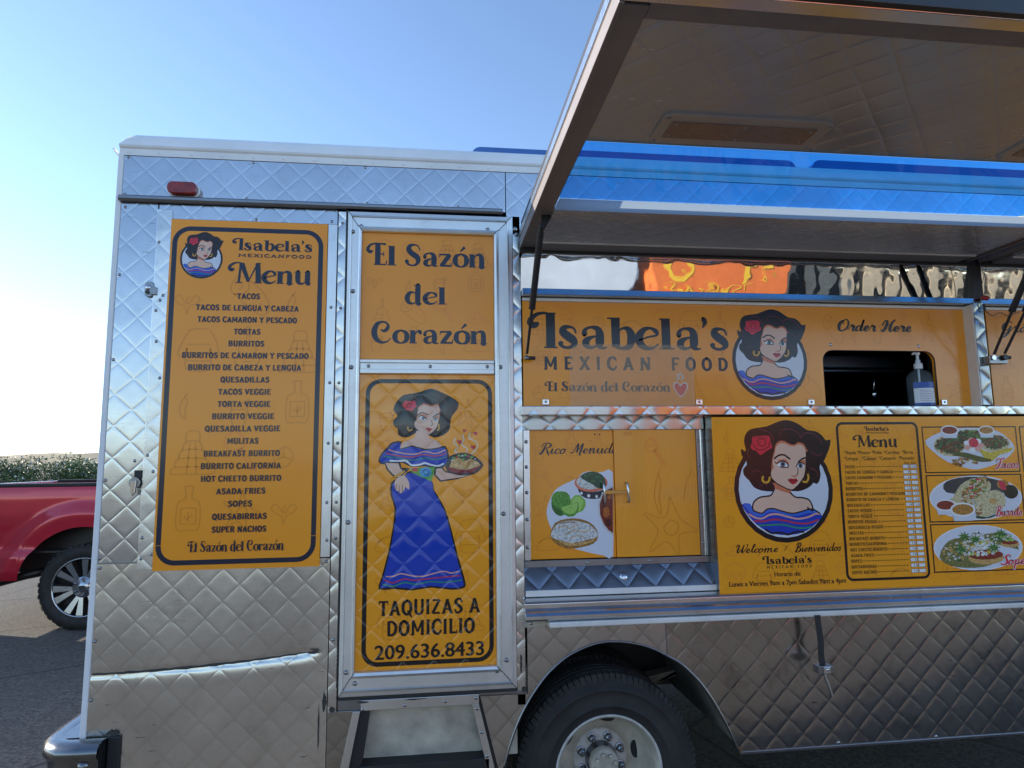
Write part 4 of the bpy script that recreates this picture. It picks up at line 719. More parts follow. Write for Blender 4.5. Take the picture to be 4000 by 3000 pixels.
for a, c in zip(po, pi_):                # open mitre joints
    dx, dz = c[0]-a[0], c[1]-a[1]; l = hypot(dx, dz); nx_, nz_ = -dz/l*.0012, dx/l*.0012
    for k0, k1, y in ((.02, .29, -.0265), (.29, .74, -.0195), (.74, .99, -.0325)):
        p = [(a[0]+dx*k0+nx_, a[1]+dz*k0+nz_), (a[0]+dx*k1+nx_, a[1]+dz*k1+nz_), (a[0]+dx*k1-nx_, a[1]+dz*k1-nz_), (a[0]+dx*k0-nx_, a[1]+dz*k0-nz_)]
        b.add([(u, y, v_) for u, v_ in p], [(0, 1, 2, 3)], BLACKP)
door = b.build('entrance_door', truck, recalc=False)
screws(door, [(-.318, 2.30-.0), (-.322, 2.545), (-.290, 2.568), (.220, 2.572), (.256, 2.53), (-.318, 1.995), (.268, 2.000), (-.318, 1.40), (.275, 1.42), (-.315, .855), (-.283, .815), (.245, .835), (.282, .872)], -.017, .0075, 'rivet', SCREW, .006)
b = MB(); b.extrude_x([(.0, 1.967), (-.014, 1.967), (-.028, 1.972), (-.028, 1.986), (-.018, 1.989), (-.018, 2.012), (-.028, 2.014), (-.028, 2.024), (-.014, 2.030), (.0, 2.030)], -.2835, .2415, FRM)
cb = b.build('crossbar', door); screws(cb, [(-.252, 2.000), (-.012, 2.000), (.215, 2.001)], -.018, .006)
A = Art(-.0105); A.box(-.286, .244, -.010, .01, 2.026, 2.546, ink('orange')); doodles(A, -.275, .235, 2.04, 2.53, .115, 5)
A.hand("El Sazón", FD, -.262, .210, 2.412, .092, 'navy'); A.hand("del", FD, -.105, .053, 2.255, .080, 'navy'); A.hand("Corazón", FD, -.233, .216, 2.094, .088, 'navy')
A.build('upper_door_sign', door, recalc=False)
A = Art(-.0105, q=True); A.box(-.286, .244, -.010, .01, .852, 1.970, ink('orangeb', True)); doodles(A, -.235, .205, .96, 1.88, .15, 2)
A.frame(-.262, .234, .868, 1.950, .060, .0165, 'ink'); A.draw(LADY)
A.hand("TAQUIZAS A", FC, -.199, .182, 1.0505, .055, 'ink', .95); A.hand("DOMICILIO", FC, -.162, .156, .976, .055, 'ink', .95); A.sans("209.636.8433", -.212, .195, .893, .050, 'ink', .03)
A.build('lower_door_sign', door, recalc=False)
# ---- post right of the door and step well
jp = slab('door_post_panel', .324, .3565, .700, 2.64, -.001, .03, metal('creased_quilted_aluminium', (.74, .735, .72), .25, 'xz'))
screws(jp, [(.335, 2.585), (.340, 2.56)], -.001, .008)
b = MB(); b.box(-.2605, .176, -.016, .01, .7165, .7535, ALU); sl = b.build('door_sill', truck, .0015); screws(sl, [(-.252, .722), (-.10, .728), (.05, .734), (.165, .74)], -.016)
slab('sill_seal', -.345, .324, .7545, .767, -.010, .02, RUB, truck, 0)
b = MB(); b.box(-.345, -.2615, -.004, .02, .7165, .7535, STEEL_D); b.build('sill_end_plate', truck, .002)
slab('sill_end_plate', .177, .362, .742, .7535, -.003, .02, STEEL_D)
b = MB()
b.box(-.40, .33, .06, .075, .50, .80, CREAM); b.prism([(-.275, .73), (-.225, .73), (-.27, .42), (-.34, .42)], .004, .06, BLACKP); b.prism([(.165, .73), (.20, .73), (.27, .42), (.215, .42)], .004, .06, BLACKP)
b.box(-.262, .215, -.012, .06, .40, .522, RUB); b.build('step_well', truck, .002)
b = MB(); b.prism([(-.382, .7155), (-.262, .7155), (-.318, .42), (-.382, .42)], -.004, .012, ALU_QD); b.prism([(-.288, .7155), (-.262, .7155), (-.318, .42), (-.352, .42)], -.016, -.004, ALU); b.build('step_side_plate', truck, .0015)
b = MB(); b.prism([(.150, .7155), (.176, .7155), (.250, .42), (.222, .42)], -.012, .010, ALU); st = b.build('step_side_strip', truck, .0015); screws(st, [(.186, .615), (.206, .53), (.168, .70), (.22, .47)], -.012)
# ---- wheel arch panels (skirt)
WX, WZ = .690, .412
def arch(r0=.505, a0=0, a1=pi, n=30): return [(WX-.010+(.455)*cos(a), .478+.440*sin(a)) for a in [a0+(a1-a0)*i/n for i in range(n+1)]]
pts = [(.3665, 1.012), (.3665, .7415), (.178, .7415), (.250, .425), (.225+.02, .425)]
aL = [(.255, .45), (.270, .479), (.285, .535), (.307, .597), (.333, .655), (.363, .707), (.398, .757), (.439, .805), (.485, .845), (.533, .876), (.60, .903), (.667, .917), (.745, .914), (.820, .899), (.875, .879), (.9205, .855)]
aR = [(.9235, .853), (.973, .825), (1.018, .785), (1.058, .742), (1.100, .682), (1.139, .613), (1.172, .545), (1.200, .477)]
b = MB(); b.prism([(.365, 1.03)]+[(.365, .740), (.182, .740), (.262, .425)]+aL[1:]+[(.9205, 1.03)], -.001, .016, metal('skirt_aluminium', (.55, .53, .50), .30, 'xz', dirt=.35, scratch=.7, seam=.3, wave=.004, wscale=2)); b.build('arch_panel', truck)
b = MB(); b.prism([(.9235, 1.03)]+aR+[(1.235, .474), (XR, .474), (XR, 1.03)], -.002, .016, ALU_QD); sk = b.build('skirt_panel', truck)
b = MB(); ap = aL[1:]+aR; b.tube([(x, -.002, z) for x, z in catmull(ap, 3)], .0045, STEEL_D, 6); b.build('arch_lip', truck)
b = MB(); b.box(1.205, XR, -.006, .012, .468, .480, STEEL_D); b.build('skirt_hem', sk, .002); screws(sk, [(1.62, .487), (2.05, .485), (2.48, .485)], -.003, .006)
slab('panel_joint', .920, .9245, .856, 1.02, -.004, .004, STEEL_D, truck, 0)
slab('rust_patch', 1.196, 1.214, .474, .500, -.0055, -.001, plain('rust', (.16, .08, .035), .8, var=.5, nscale=60), sk, .001)
# ---- wheels (dual rear) and what shows behind them
def wheel(x, y, z, parent, outer=True):
    b = MB(); R = .366
    b.lathe([(.205, .012), (.225, .002), (.245, -.003), (.247, -.006), (.252, -.006), (.254, -.004), (.285, -.006), (.306, -.004), (.308, -.007), (.314, -.006), (.316, -.003), (.335, .006), (.350, .022)], (x, y, z), (0, 1, 0), TYRE, 64)
    b.lathe([(.206, .20), (.262, .216), (.335, .204), (.350, .188), (.350, .022)][::-1], (x, y, z), (0, 1, 0), TYRE, 64)
    for k in range(90):                   # shoulder blocks and ribs
        a = 2*pi*k/90; a2 = a+2*pi/90*.84
        p = lambda r, h, t: (x+r*cos(t), y+h, z+r*sin(t))
        b.add([p(.338, .008, a), p(.338, .008, a2), p(.363, .030, a2), p(.363, .030, a), p(.366, .062, a2), p(.366, .062, a), p(.345, .062, a), p(.345, .062, a2)], [(0, 1, 2, 3), (3, 2, 4, 5), (0, 3, 5, 6), (1, 7, 4, 2), (5, 4, 7, 6)], TYRE_T)
    for h0, h1 in ((.070, .098), (.106, .134), (.142, .196)):
        b.lathe([(.350, h0), (.366, h0+.002), (.366, h1-.002), (.350, h1)], (x, y, z), (0, 1, 0), TYRE_T, 64, False)
    ty = b.build('tyre', parent)
    return ty
wl = MB(); RIMW = plain('chipped_white_wheel_paint', (.56, .54, .50), .42, var=.22, nscale=30)
wx, wy, wz = WX, .045, WZ
wl.lathe([(.196, .03), (.206, .006), (.214, .001), (.216, .008), (.206, .016)], (wx, wy, wz), (0, 1, 0), RIMW, 56)
wl.lathe([(.206, .006), (.198, .018), (.192, .05), (.188, .10), (.176, .150), (.150, .166), (.120, .160), (.112, .150)], (wx, wy, wz), (0, 1, 0), CREAM, 56)
wl.lathe([(.112, .150), (.108, .142), (.060, .142)], (wx, wy, wz), (0, 1, 0), RIMW, 40)
whl = wl.build('outer_wheel', truck)
b = MB(); b.lathe([(.062, .150), (.060, .085), (.054, .070), (.030, .066), (0, .066)], (wx, wy, wz), (0, 1, 0), CREAM, 30); b.lathe([(.066, .142), (.062, .10)], (wx, wy, wz), (0, 1, 0), STEEL_D, 30)
for k in range(8):
    a = 2*pi*(k+.3)/8; b.lathe([(.009, .07), (.009, .055), (0, .053)], (wx+.041*cos(a), wy, wz+.041*sin(a)), (0, 1, 0), CREAM, 6, False)
b.build('hub', whl)
for k in range(8):
    a = 2*pi*(k+.55)/8; c = (wx+.088*cos(a), wy, wz+.088*sin(a)); b = MB()
    b.lathe([(.018, .142), (.018, .136), (.013, .134), (.013, .112), (.007, .108), (.006, .098), (0, .097)], c, (0, 1, 0), STEEL_D, 12, False); b.build('lug_nut', whl)
for k in range(5):
    a = 2*pi*(k+.08)/5; c, s_ = cos(a), sin(a); vs = [(wx+(.152+.018*cos(t))*c-.036*sin(t)*s_, wy+.1625-.004*abs(sin(t)), wz+(.152+.018*cos(t))*s_+.036*sin(t)*c) for t in [2*pi*i/18 for i in range(18)]]
    b = MB(); b.add(vs, [tuple(range(18))], DARK)  # flat dark oval paints the shade of a hole
    b.build('hand_hole_shade', whl)
wheel(wx, wy+.0, wz, whl)
iw = MB(); iw.lathe([(.206, 0), (.19, .05), (.10, .06), (0, .06)], (wx, wy+.24, wz), (0, 1, 0), CREAM, 40); ih = iw.build('inner_wheel', truck); wheel(wx, wy+.245, wz, ih)
b = MB()
b.box(.15, 1.45, .95, .97, .42, .93, BLACKP)
b.prism([(.24, .45), (.30, .62), (.42, .80), (.55, .885), (.68, .925), (.82, .90), (.96, .84), (1.10, .72), (1.20, .5), (1.26, .5), (1.15, .76), (1.0, .90), (.82, .955), (.68, .975), (.5, .94), (.36, .84), (.25, .68), (.18, .45)], .016, .95, plain('wheel_well_metal', (.16, .145, .12), .6, var=.4))
b.build('wheel_well', truck)
b = MB(); b.box(-1.1, XR-.1, .62, .70, .60, .80, BLACKP); b.box(-1.1, XR-.1, 1.6, 1.68, .60, .80, BLACKP); b.cyl((wx, .3, wz), (wx, 2.0, wz), .06, BLACKP); b.build('chassis_rail', truck)
SPR = plain('dusty_spring_steel', (.30, .24, .17), .7, var=.4)
b = MB()
for k in range(4):
    b.prism([(.72, .55-.014*k), (1.0, .60-.016*k), (1.35-.07*k, .66-.014*k), (1.35-.07*k, .672-.014*k), (1.0, .612-.016*k), (.72, .562-.014*k)], .50, .57, SPR)
b.build('leaf_spring', truck)
b = MB(); b.box(1.46, XR-.05, .4, 2.0, .50, .92, BLACKP); b.build('underbody_tank', truck, .02)
iw2 = MB(); iw2.lathe([(.206, 0), (.19, .05), (0, .06)], (wx, 2.26, wz), (0, -1, 0), CREAM, 24); ob = iw2.build('outer_wheel', truck); wheel(wx, 2.07, wz, ob)
ob2 = MB(); ob2.lathe([(.206, 0), (.19, .05), (0, .06)], (3.9, .045, wz), (0, 1, 0), CREAM, 24); o2 = ob2.build('front_wheel', truck); wheel(3.9, .05, wz, o2)
# ---- serving side: counter shelf
SHELF = metal('worn_counter_aluminium', (.72, .72, .72), .24, None, dirt=.15, wave=.0012, wscale=9)
b = MB()
pr = [(.02, 1.096), (-.012, 1.094), (-.040, 1.086), (-.046, 1.080), (-.046, 1.064), (-.050, 1.058), (-.066, 1.050), (-.074, 1.040), (-.074, 1.028), (-.070, 1.022), (-.06, 1.018), (.02, 1.018)]
b.extrude_x(pr, .350, XR, SHELF); sh = b.build('counter_shelf', truck, .002)
b = MB(); b.box(.440, XR, -.078, -.002, .996, 1.0165, ALU_W); b.build('shelf_lip', sh, .004)
b = MB(); b.prism([(.352, 1.0165), (.352, .988), (.432, .988), (.439, 1.0), (.439, 1.0165)], -.02, -.001, CREAM); bb = b.build('shelf_bracket', sh, .002); screws(bb, [(.378, 1.002)], -.02)
b = MB(); b.prism([(.3605, 1.0975), (.3605, 1.1215), (1.168, 1.1195), (1.168, 1.0975)], -.004, .03, ALU_W); b.build('sill_strip', truck, .002)
# ---- cabinet bay (recessed)
DY = .055
def A_at(x0, x1, z0, z1, Y): 
    a, c = at(x0, z0, Y), at(x1, z1, Y); return a[0], c[0], a[1], c[1]
ALU_QB = metal('bright_quilted_aluminium', (.46, .48, .46), .24, 'xz', wave=.001, amp=.0022)
x0, x1, z0, z1 = A_at(.352, 1.118, 1.7475, 1.803, .03); slab('bay_header', x0, x1, z0, z1+.01, .03, .06, ALU_QB)
CAB = at(.7295, 1.5, DY)[0]
def cab_door(name, xa, xb, art, m):
    pr = 0 if xa < .5 else .006
    A = Art(DY-.0105-pr, DY-.0105-pr); p0 = at(xa, 1.2395, DY-.0105); p1 = at(xb, 1.7475, DY-.0105)
    A.box(p0[0], p1[0], DY-.010-pr, DY+.008, p0[1], p1[1], m); art(A); return A.build(name, truck, recalc=False)
def art_l(A):
    doodles(A, .388, .722, 1.25, 1.74, .12, 6)
    A.hand("Rico Menudo", FS, .423, .752, 1.652, .043, 'navy', 1.35); A.draw(MENUDO)
    A.ell(.653, 1.729, .003, .003, 'ink'); A.ell(.674, 1.729, .003, .003, 'ink')
cl_ = cab_door('cabinet_door', .383, .728, art_l, ink('orange'))
cl_['label'] = 'orange cabinet door printed with limes, a bowl and bread'
def ribbed():
    if 'ribbed' in _mc: return _mc['ribbed']
    m, nt, bb_ = base_mat('ribbed_orange_plastic'); setp(bb_, color=(.88, .33, .014), rough=.24, coat=.3)
    g = N(nt, 'ShaderNodeNewGeometry'); sp_ = N(nt, 'ShaderNodeSeparateXYZ'); nt.links.new(g.outputs['Position'], sp_.inputs[0])
    h = math_(nt, 'MULTIPLY', math_(nt, 'SINE', math_(nt, 'MULTIPLY', sp_.outputs[0], 2*pi/.0062)), .00022); h = math_(nt, 'ADD', h, math_(nt, 'MULTIPLY', noise(nt, 3, 2), .0012)); bump(nt, bb_, h)
    _mc['ribbed'] = m; return m
def art_r(A):
    for n_, (ox, oz, ww, hh) in {'star': (.835, 1.235, .25, .25), 'chili': (.86, 1.41, .09, .18), 'maraca': (.86, 1.60, .10, .12)}.items():
        A.up()
        for st in DOOD[n_]: A.stroke([(min(ox+a*ww, 1.074), max(oz+c*hh, 1.242)) for a, c in st], DOOD_T[n_], .0042, bump=False, sub=4, cap=False)
    A.up(); A.stroke([(1.02, 1.46), (1.03, 1.52), (1.06, 1.58)], 'doodle', .004)
    A.ell(.783, 1.731, .008, .008, 'doodle'); A.ell(.800, 1.731, .008, .008, 'doodle')
cr_ = cab_door('cabinet_door', .7305, 1.078, art_r, ribbed())
cr_['label'] = 'plain ribbed orange cabinet door with a faint star'
for x, pr_ in ((.6835, cl_), (.781, cr_)):
    p0 = at(x, 1.531, DY-.03); p1 = at(x+.006, 1.455, DY-.03); b = MB(); yb = DY-.011; yo = DY-.036
    b.tube([(p0[0], yb, p0[1]), (p0[0], yo+.006, p0[1]), (p0[0]+.001, yo, p0[1]-.007), (p1[0]-.001, yo, p1[1]+.007), (p1[0], yo+.006, p1[1]), (p1[0], yb, p1[1])], .0045, SILVER, 8); b.build('handle', pr_)
b = MB(); p0 = at(.690, 1.488, DY-.045); p1 = at(.784, 1.502, DY-.045); b.box(p0[0], p1[0], DY-.045, DY-.028, p0[1], p1[1], plain('orange_wood_slat', (.62, .28, .05), .4)); b.build('latch_bar', cl_, .002)
x0, x1, z0, z1 = A_at(.357, .3825, 1.237, 1.7475, DY); ms = slab('bay_edge_strip', x0, x1, z0, z1, DY-.012, DY+.01, SILVER); screws(ms, [(at(.369, q, DY)[0], at(.369, q, DY)[1]) for q in (1.70, 1.60, 1.50, 1.395, 1.288)], DY-.012, .0062)
x0, x1, z0, z1 = A_at(1.0785, 1.098, 1.237, 1.7475, DY); ms2 = slab('bay_edge_strip', x0, x1, z0, z1, DY-.012, DY+.01, STEEL_D); screws(ms2, [(at(1.088, q, DY)[0], at(1.088, q, DY)[1]) for q in (1.70, 1.60, 1.50, 1.395, 1.288)], DY-.012)
b = MB(); xh, zh = at(1.1015, 1.237, DY-.01); b.cyl((xh, DY-.012, zh), (xh, DY-.012, at(1.1, 1.745, DY)[1]), .0045, SILVER); b.cyl((xh+.009, DY-.006, zh), (xh+.009, DY-.006, at(1.1, 1.745, DY)[1]), .003, ALU_W); b.build('hinge_rod', cr_)
JB = metal('dark_jamb_steel', (.34, .33, .32), .28, 'xz', dirt=.3)
b = MB(); xb_ = at(1.1085, 1, DY)[0]; b.prism([(xb_, 1.10), (1.178, 1.10), (1.178, 1.81), (xb_, 1.81)], DY+.002, DY+.02, JB)
b.add([(xb_, DY+.002, 1.12), (xb_, DY+.002, 1.80), (1.1432, -.0255, 1.80), (1.1432, -.0255, 1.09)], [(0, 1, 2, 3)], JB); b.build('bay_jamb', truck, recalc=False)
x0, x1, z0, z1 = A_at(.3575, 1.115, 1.209, 1.2345, DY-.012); lb = slab('bay_bottom_bar', x0, x1, z0, z1, DY-.016, DY+.01, STEEL_D); screws(lb, [(.366, z0+.014), (.62, z0+.014), (.88, z0+.014)], DY-.016)
b = MB(); p0, p1 = at(.356, 1.209, DY-.014), at(1.118, 1.207, DY-.014)
SQ = metal('dark_sill_steel', (.30, .32, .36), .22, 'xz', amp=.0014, wave=.0006)
b.add([(p0[0], DY-.014, p0[1]), (p1[0]+.05, DY-.014, p1[1]), (1.172, .0, 1.119), (.358, .0, 1.121)], [(0, 1, 2, 3)], SQ)
b.add([(p0[0], DY+.03, p0[1]), (p1[0]+.05, DY+.03, p1[1]), (1.172, .04, 1.10), (.358, .04, 1.10)], [(0, 1, 2, 3)], SQ); sq = b.build('bay_sill', truck, recalc=False)
b = MB(); b.lathe([(.0165, 0), (.0165, .004), (.012, .007), (0, .008)], (.761, .021, 1.160), (0, -1, .5), SILVER, 20); b.build('sill_plug', sq)
# ---- long yellow board under the ledge
BY = -.030
A = Art(BY, BY); p0 = at(1.1555, 1.083, BY); p1 = at(4.35, 1.798, BY)
A.box(p0[0], p1[0], BY+.0005, BY+.006, p0[1], p1[1], ink('orangeb')); doodles(A, 1.165, 2.75, 1.095, 1.79, .125, 4)
A.layer = 12; A.draw(PORTRAIT, lambda x, z: (1.4592+x*.2225, 1.4985+z*.210), .217)
A.layer = 20; A.hand("Welcome", FS, 1.234, 1.414, 1.241, .034, 'ink', 1.45); A.hand("/", FS, 1.440, 1.456, 1.241, .028, 'ink', .8); A.hand("Bienvenidos", FS, 1.488, 1.690, 1.2385, .036, 'ink', 1.45)
A.hand("Isabela's", FD, 1.346, 1.558, 1.193, .032, 'ink'); A.hand("MEXICAN FOOD", FCW, 1.361, 1.557, 1.175, .0118, 'ink', .7)
A.sans("Horario de:", 1.393, 1.508, 1.143, .018, 'ink', .02); A.sans("Lunes a Viernes 9am a 7pm Sabados 9am a 4pm", 1.195, 1.705, 1.1085, .019, 'ink', .022)
A.layer = 20; A.frame(1.709, 2.092, 1.113, 1.775, .030, .0105, 'ink')
A.hand("Isabela's", FD, 1.840, 1.953, 1.737, .020, 'ink'); A.sans("MEXICAN FOOD", 1.848, 1.954, 1.7255, .0062, 'ink', .015)
A.hand("Menu", FD, 1.787, 1.987, 1.668, .051, 'ink')
A.sans("*Asada *Pastor *Pollo *Carnitas  *Birria", 1.738, 2.059, 1.6375, .0145, 'ink', .004); A.sans("*Lengua   *Cabeza  *Camaron  *Pescado", 1.738, 2.060, 1.6125, .0145, 'ink', .004); A.sans("Reg. Sup.", 2.015, 2.069, 1.5945, .0085, 'ink', .004)
PR = [("3", "3.50"), ("4", "4"), ("6", "6"), ("13", ""), ("12", "13"), ("15", "16"), ("15", "16"), ("14", "16"), ("3.50", ""), ("11", ""), ("11", ""), ("12", ""), ("8", "10"), ("14", ""), ("14", ""), ("14", ""), ("14", ""), ("6", "7"), ("15", ""), ("14", "")]
for i, t in enumerate(ITEMS):
    A.layer = 24; z = 1.5785-.0230*i; wd = .00925*len(t); A.hand(t, FC, 1.736, 1.736+wd, z, .0125, 'ink', .9)
    A.up(); xd = 1.736+wd+.010
    while xd < 2.002: A.ell(xd, z+.006, .0028, .0028, 'ink', 8, False); xd += .0132
    for k, q in enumerate(PR[i]):
        xa = 2.0065+.0355*k; A.up(); A.poly([(xa-.0012, z-.0028), (xa+.0302, z-.0028), (xa+.0302, z+.0132), (xa-.0012, z+.0132)], 'ink'); A.poly([(xa, z-.0016), (xa+.029, z-.0016), (xa+.029, z+.012), (xa, z+.012)], 'box')
        if q: wq = .0068*len(q) if len(q) < 3 else .023; A.sans(q, xa+.027-wq, xa+.027, z+.0003, .0098, 'ink', .0)
def boxline(x0, x1, z0, z1, w=.0052):
    A.up(); 
    for a in ((x0, x1, z0, z0+w), (x0, x1, z1-w, z1), (x0, x0+w, z0+w, z1-w), (x1-w, x1, z0+w, z1-w)): A.poly([(a[0], a[2]), (a[1], a[2]), (a[1], a[3]), (a[0], a[3])], 'ink', False)
for x0, x1 in ((2.1095, 2.568), (2.583, 3.04)):
    boxline(x0, x1, 1.553, 1.7545); boxline(x0, x1, 1.344, 1.5455); boxline(x0, x1, 1.135, 1.3375)
rnd = random.Random(7)
def bits(cx, cz, a, b_, cols, n, s0, s1, rot=0):
    for k in range(n):
        t = rnd.uniform(0, 2*pi); r = sqrt(rnd.random()); x = cx+a*r*cos(t)*cos(rot)-b_*r*sin(t)*sin(rot); z = cz+a*r*cos(t)*sin(rot)+b_*r*sin(t)*cos(rot); s_ = rnd.uniform(s0, s1); g = rnd.uniform(0, pi)
        A.layer += 1 if k % 6 == 0 else 0
        A.poly([(x+s_*cos(g+q)*(1 if q != pi else .6), z+s_*sin(g+q)*.6) for q in (0, 1.3, 2.2, pi, 4.2, 5.2)], rnd.choice(cols), False)
    A.up()
def cup(cx, cz, r, c):
    A.poly([(cx-r, cz), (cx+r, cz), (cx+r*.75, cz-r*.8), (cx-r*.75, cz-r*.8)], 'pale'); A.ell(cx, cz, r, r*.5, 'white'); A.ell(cx, cz, r*.84, r*.38, c)
# plate of tacos
A.layer = 30
A.poly(catmull2([(2.122, 1.694), (2.20, 1.730), (2.26, 1.744), (2.34, 1.748), (2.44, 1.742), (2.50, 1.720), (2.546, 1.675), (2.545, 1.645), (2.50, 1.610), (2.44, 1.585), (2.36, 1.567), (2.30, 1.575), (2.22, 1.600), (2.15, 1.650)]), 'plate')
A.ell(2.235, 1.670, .075, .045, 'tort'); A.ell(2.455, 1.680, .075, .038, 'tort'); A.ell(2.335, 1.705, .08, .035, 'tort')
A.ell(2.235, 1.673, .060, .034, 'meat'); A.ell(2.455, 1.685, .060, .026, 'meat'); A.ell(2.335, 1.709, .07, .026, 'meat')
bits(2.235, 1.672, .068, .038, ['meat', 'meatl', 'herb', 'herbd', 'herb', 'meat'], 170, .004, .010); bits(2.455, 1.684, .066, .030, ['meat', 'meatl', 'herb', 'herbd', 'herbl', 'meat'], 150, .004, .009); bits(2.335, 1.708, .075, .030, ['meat', 'herb', 'herbd', 'meatl', 'herbl'], 140, .004, .010)
cup(2.242, 1.738, .043, 'sauce'); cup(2.420, 1.737, .040, 'sauceo')
for a in range(7): A.ell(2.352+.033*cos(a*.9), 1.672+.022*sin(a*.9), .018, .011, 'white' if a % 2 else 'pink')
A.ell(2.352, 1.682, .024, .020, 'radish')
A.poly(catmull2([(2.385, 1.655), (2.43, 1.640), (2.50, 1.655), (2.545, 1.660), (2.52, 1.640), (2.47, 1.628), (2.43, 1.600), (2.40, 1.615), (2.39, 1.63), (2.38, 1.64)]), 'lemon')
bits(2.30, 1.600, .06, .018, ['sauceo', 'meatl', 'lemon'], 30, .005, .012); A.stroke([(2.250, 1.632, .010), (2.30, 1.630, .022), (2.37, 1.612, .024), (2.425, 1.605, .010)], 'pepper')
# burrito
A.layer = 30
A.ell(2.340, 1.445, .2225, .0955, 'white'); A.ell(2.340, 1.445, .2165, .0905, 'plate')
A.poly(catmull2([(2.19, 1.505), (2.23, 1.525), (2.30, 1.535), (2.38, 1.533), (2.45, 1.520), (2.50, 1.500), (2.52, 1.475), (2.44, 1.46), (2.30, 1.46), (2.20, 1.47)]), 'dark')
A.ell(2.475, 1.500, .030, .020, 'sauceo'); A.ell(2.51, 1.468, .036, .030, 'ink'); A.poly([(2.455, 1.520), (2.485, 1.508), (2.49, 1.475), (2.46, 1.48)], 'radish')
A.poly(catmull2([(2.19, 1.420), (2.23, 1.450), (2.27, 1.500), (2.33, 1.528), (2.39, 1.527), (2.418, 1.500), (2.40, 1.465), (2.35, 1.43), (2.30, 1.405), (2.26, 1.40)]), 'tort')
bits(2.335, 1.478, .085, .038, ['meatl', 'sauceo', 'crust', 'herbl', 'cheese', 'meat', 'radish', 'tort'], 260, .003, .010, .75)
A.poly(catmull2([(2.325, 1.395), (2.34, 1.440), (2.38, 1.463), (2.44, 1.478), (2.478, 1.450), (2.475, 1.410), (2.44, 1.385), (2.38, 1.363), (2.34, 1.37)]), 'tort'); A.ell(2.42, 1.43, .02, .012, 'crust'); bits(2.342, 1.400, .020, .030, ['sauceo', 'meatl', 'cheese'], 20, .004, .008)
A.poly(catmull2([(2.33, 1.37), (2.38, 1.361), (2.43, 1.375), (2.46, 1.392), (2.44, 1.372), (2.40, 1.358), (2.36, 1.354), (2.33, 1.358)]), 'herbd')
cup(2.190, 1.416, .050, 'sauce'); cup(2.270, 1.396, .060, 'sauceo')
# sopes
A.layer = 30
A.ell(2.328, 1.234, .212, .0955, 'white'); A.ell(2.328, 1.234, .206, .0905, 'plate')
A.poly(catmull2([(2.14, 1.200), (2.17, 1.250), (2.22, 1.275), (2.30, 1.270), (2.38, 1.240), (2.42, 1.20), (2.38, 1.160), (2.30, 1.150), (2.22, 1.155), (2.17, 1.17)]), 'greygreen')
A.poly(catmull2([(2.36, 1.290), (2.42, 1.295), (2.48, 1.280), (2.515, 1.250), (2.52, 1.220), (2.46, 1.235), (2.40, 1.25), (2.36, 1.27)]), 'greygreen')
A.ell(2.36, 1.190, .085, .028, 'crust'); A.ell(2.36, 1.203, .082, .020, 'sauce'); A.ell(2.48, 1.245, .045, .014, 'crust'); A.ell(2.48, 1.253, .04, .010, 'sauce')
bits(2.33, 1.235, .10, .035, ['cheese', 'white', 'limep', 'cheese', 'lemon', 'tort'], 150, .004, .013); bits(2.22, 1.215, .06, .04, ['greygreen', 'cheese', 'herb', 'crust'], 110, .004, .009); bits(2.45, 1.272, .06, .018, ['cheese', 'limep', 'herb'], 80, .004, .009); bits(2.33, 1.282, .045, .020, ['white', 'cheese'], 25, .006, .014)
for cx, cz in ((2.265, 1.282), (2.245, 1.228), (2.40, 1.232), (2.44, 1.290), (2.315, 1.27)):
    for k in range(9): A.layer += 1; a = 2*pi*k/9; A.poly([(cx+.008*cos(a+q)+.026*cos(a)*(q == 0), cz+.006*sin(a+q)+.017*sin(a)*(q == 0)) for q in (0, 1.5, 3, 4.6)], 'herbl' if k % 2 else 'herb', False)
A.layer = 160
for tx, x0, x1, z in (("Tacos", 2.452, 2.557, 1.572), ("Burrito", 2.431, 2.556, 1.366), ("Sopes", 2.433, 2.556, 1.160)):
    A.hand(tx, FS, x0-.006, x1, z, .042, 'white', 2.8); A.hand(tx, FS, x0-.006, x1, z, .042, 'rose', 1.7)
for cx, cz in ((1.182, 1.777), (1.188, 1.50), (1.19, 1.10)): A.ell(cx, cz, .006, .006, 'gold', 10)
board = A.build('lower_menu_board', truck, recalc=False)
# ---- ledge under the service windows
b = MB(); z0, z1 = at(0, 1.807, -.04)[1], at(0, 1.8455, -.04)[1]; LQ = metal('polished_ledge_steel', (.50, .50, .50), .14, 'xz', amp=.0013, wave=.0016, wscale=8, ox=.02)
b.box(at(.353, 0, -.04)[0], XR, -.040, .03, z0, z1, LQ); b.build('service_ledge', truck, .003)
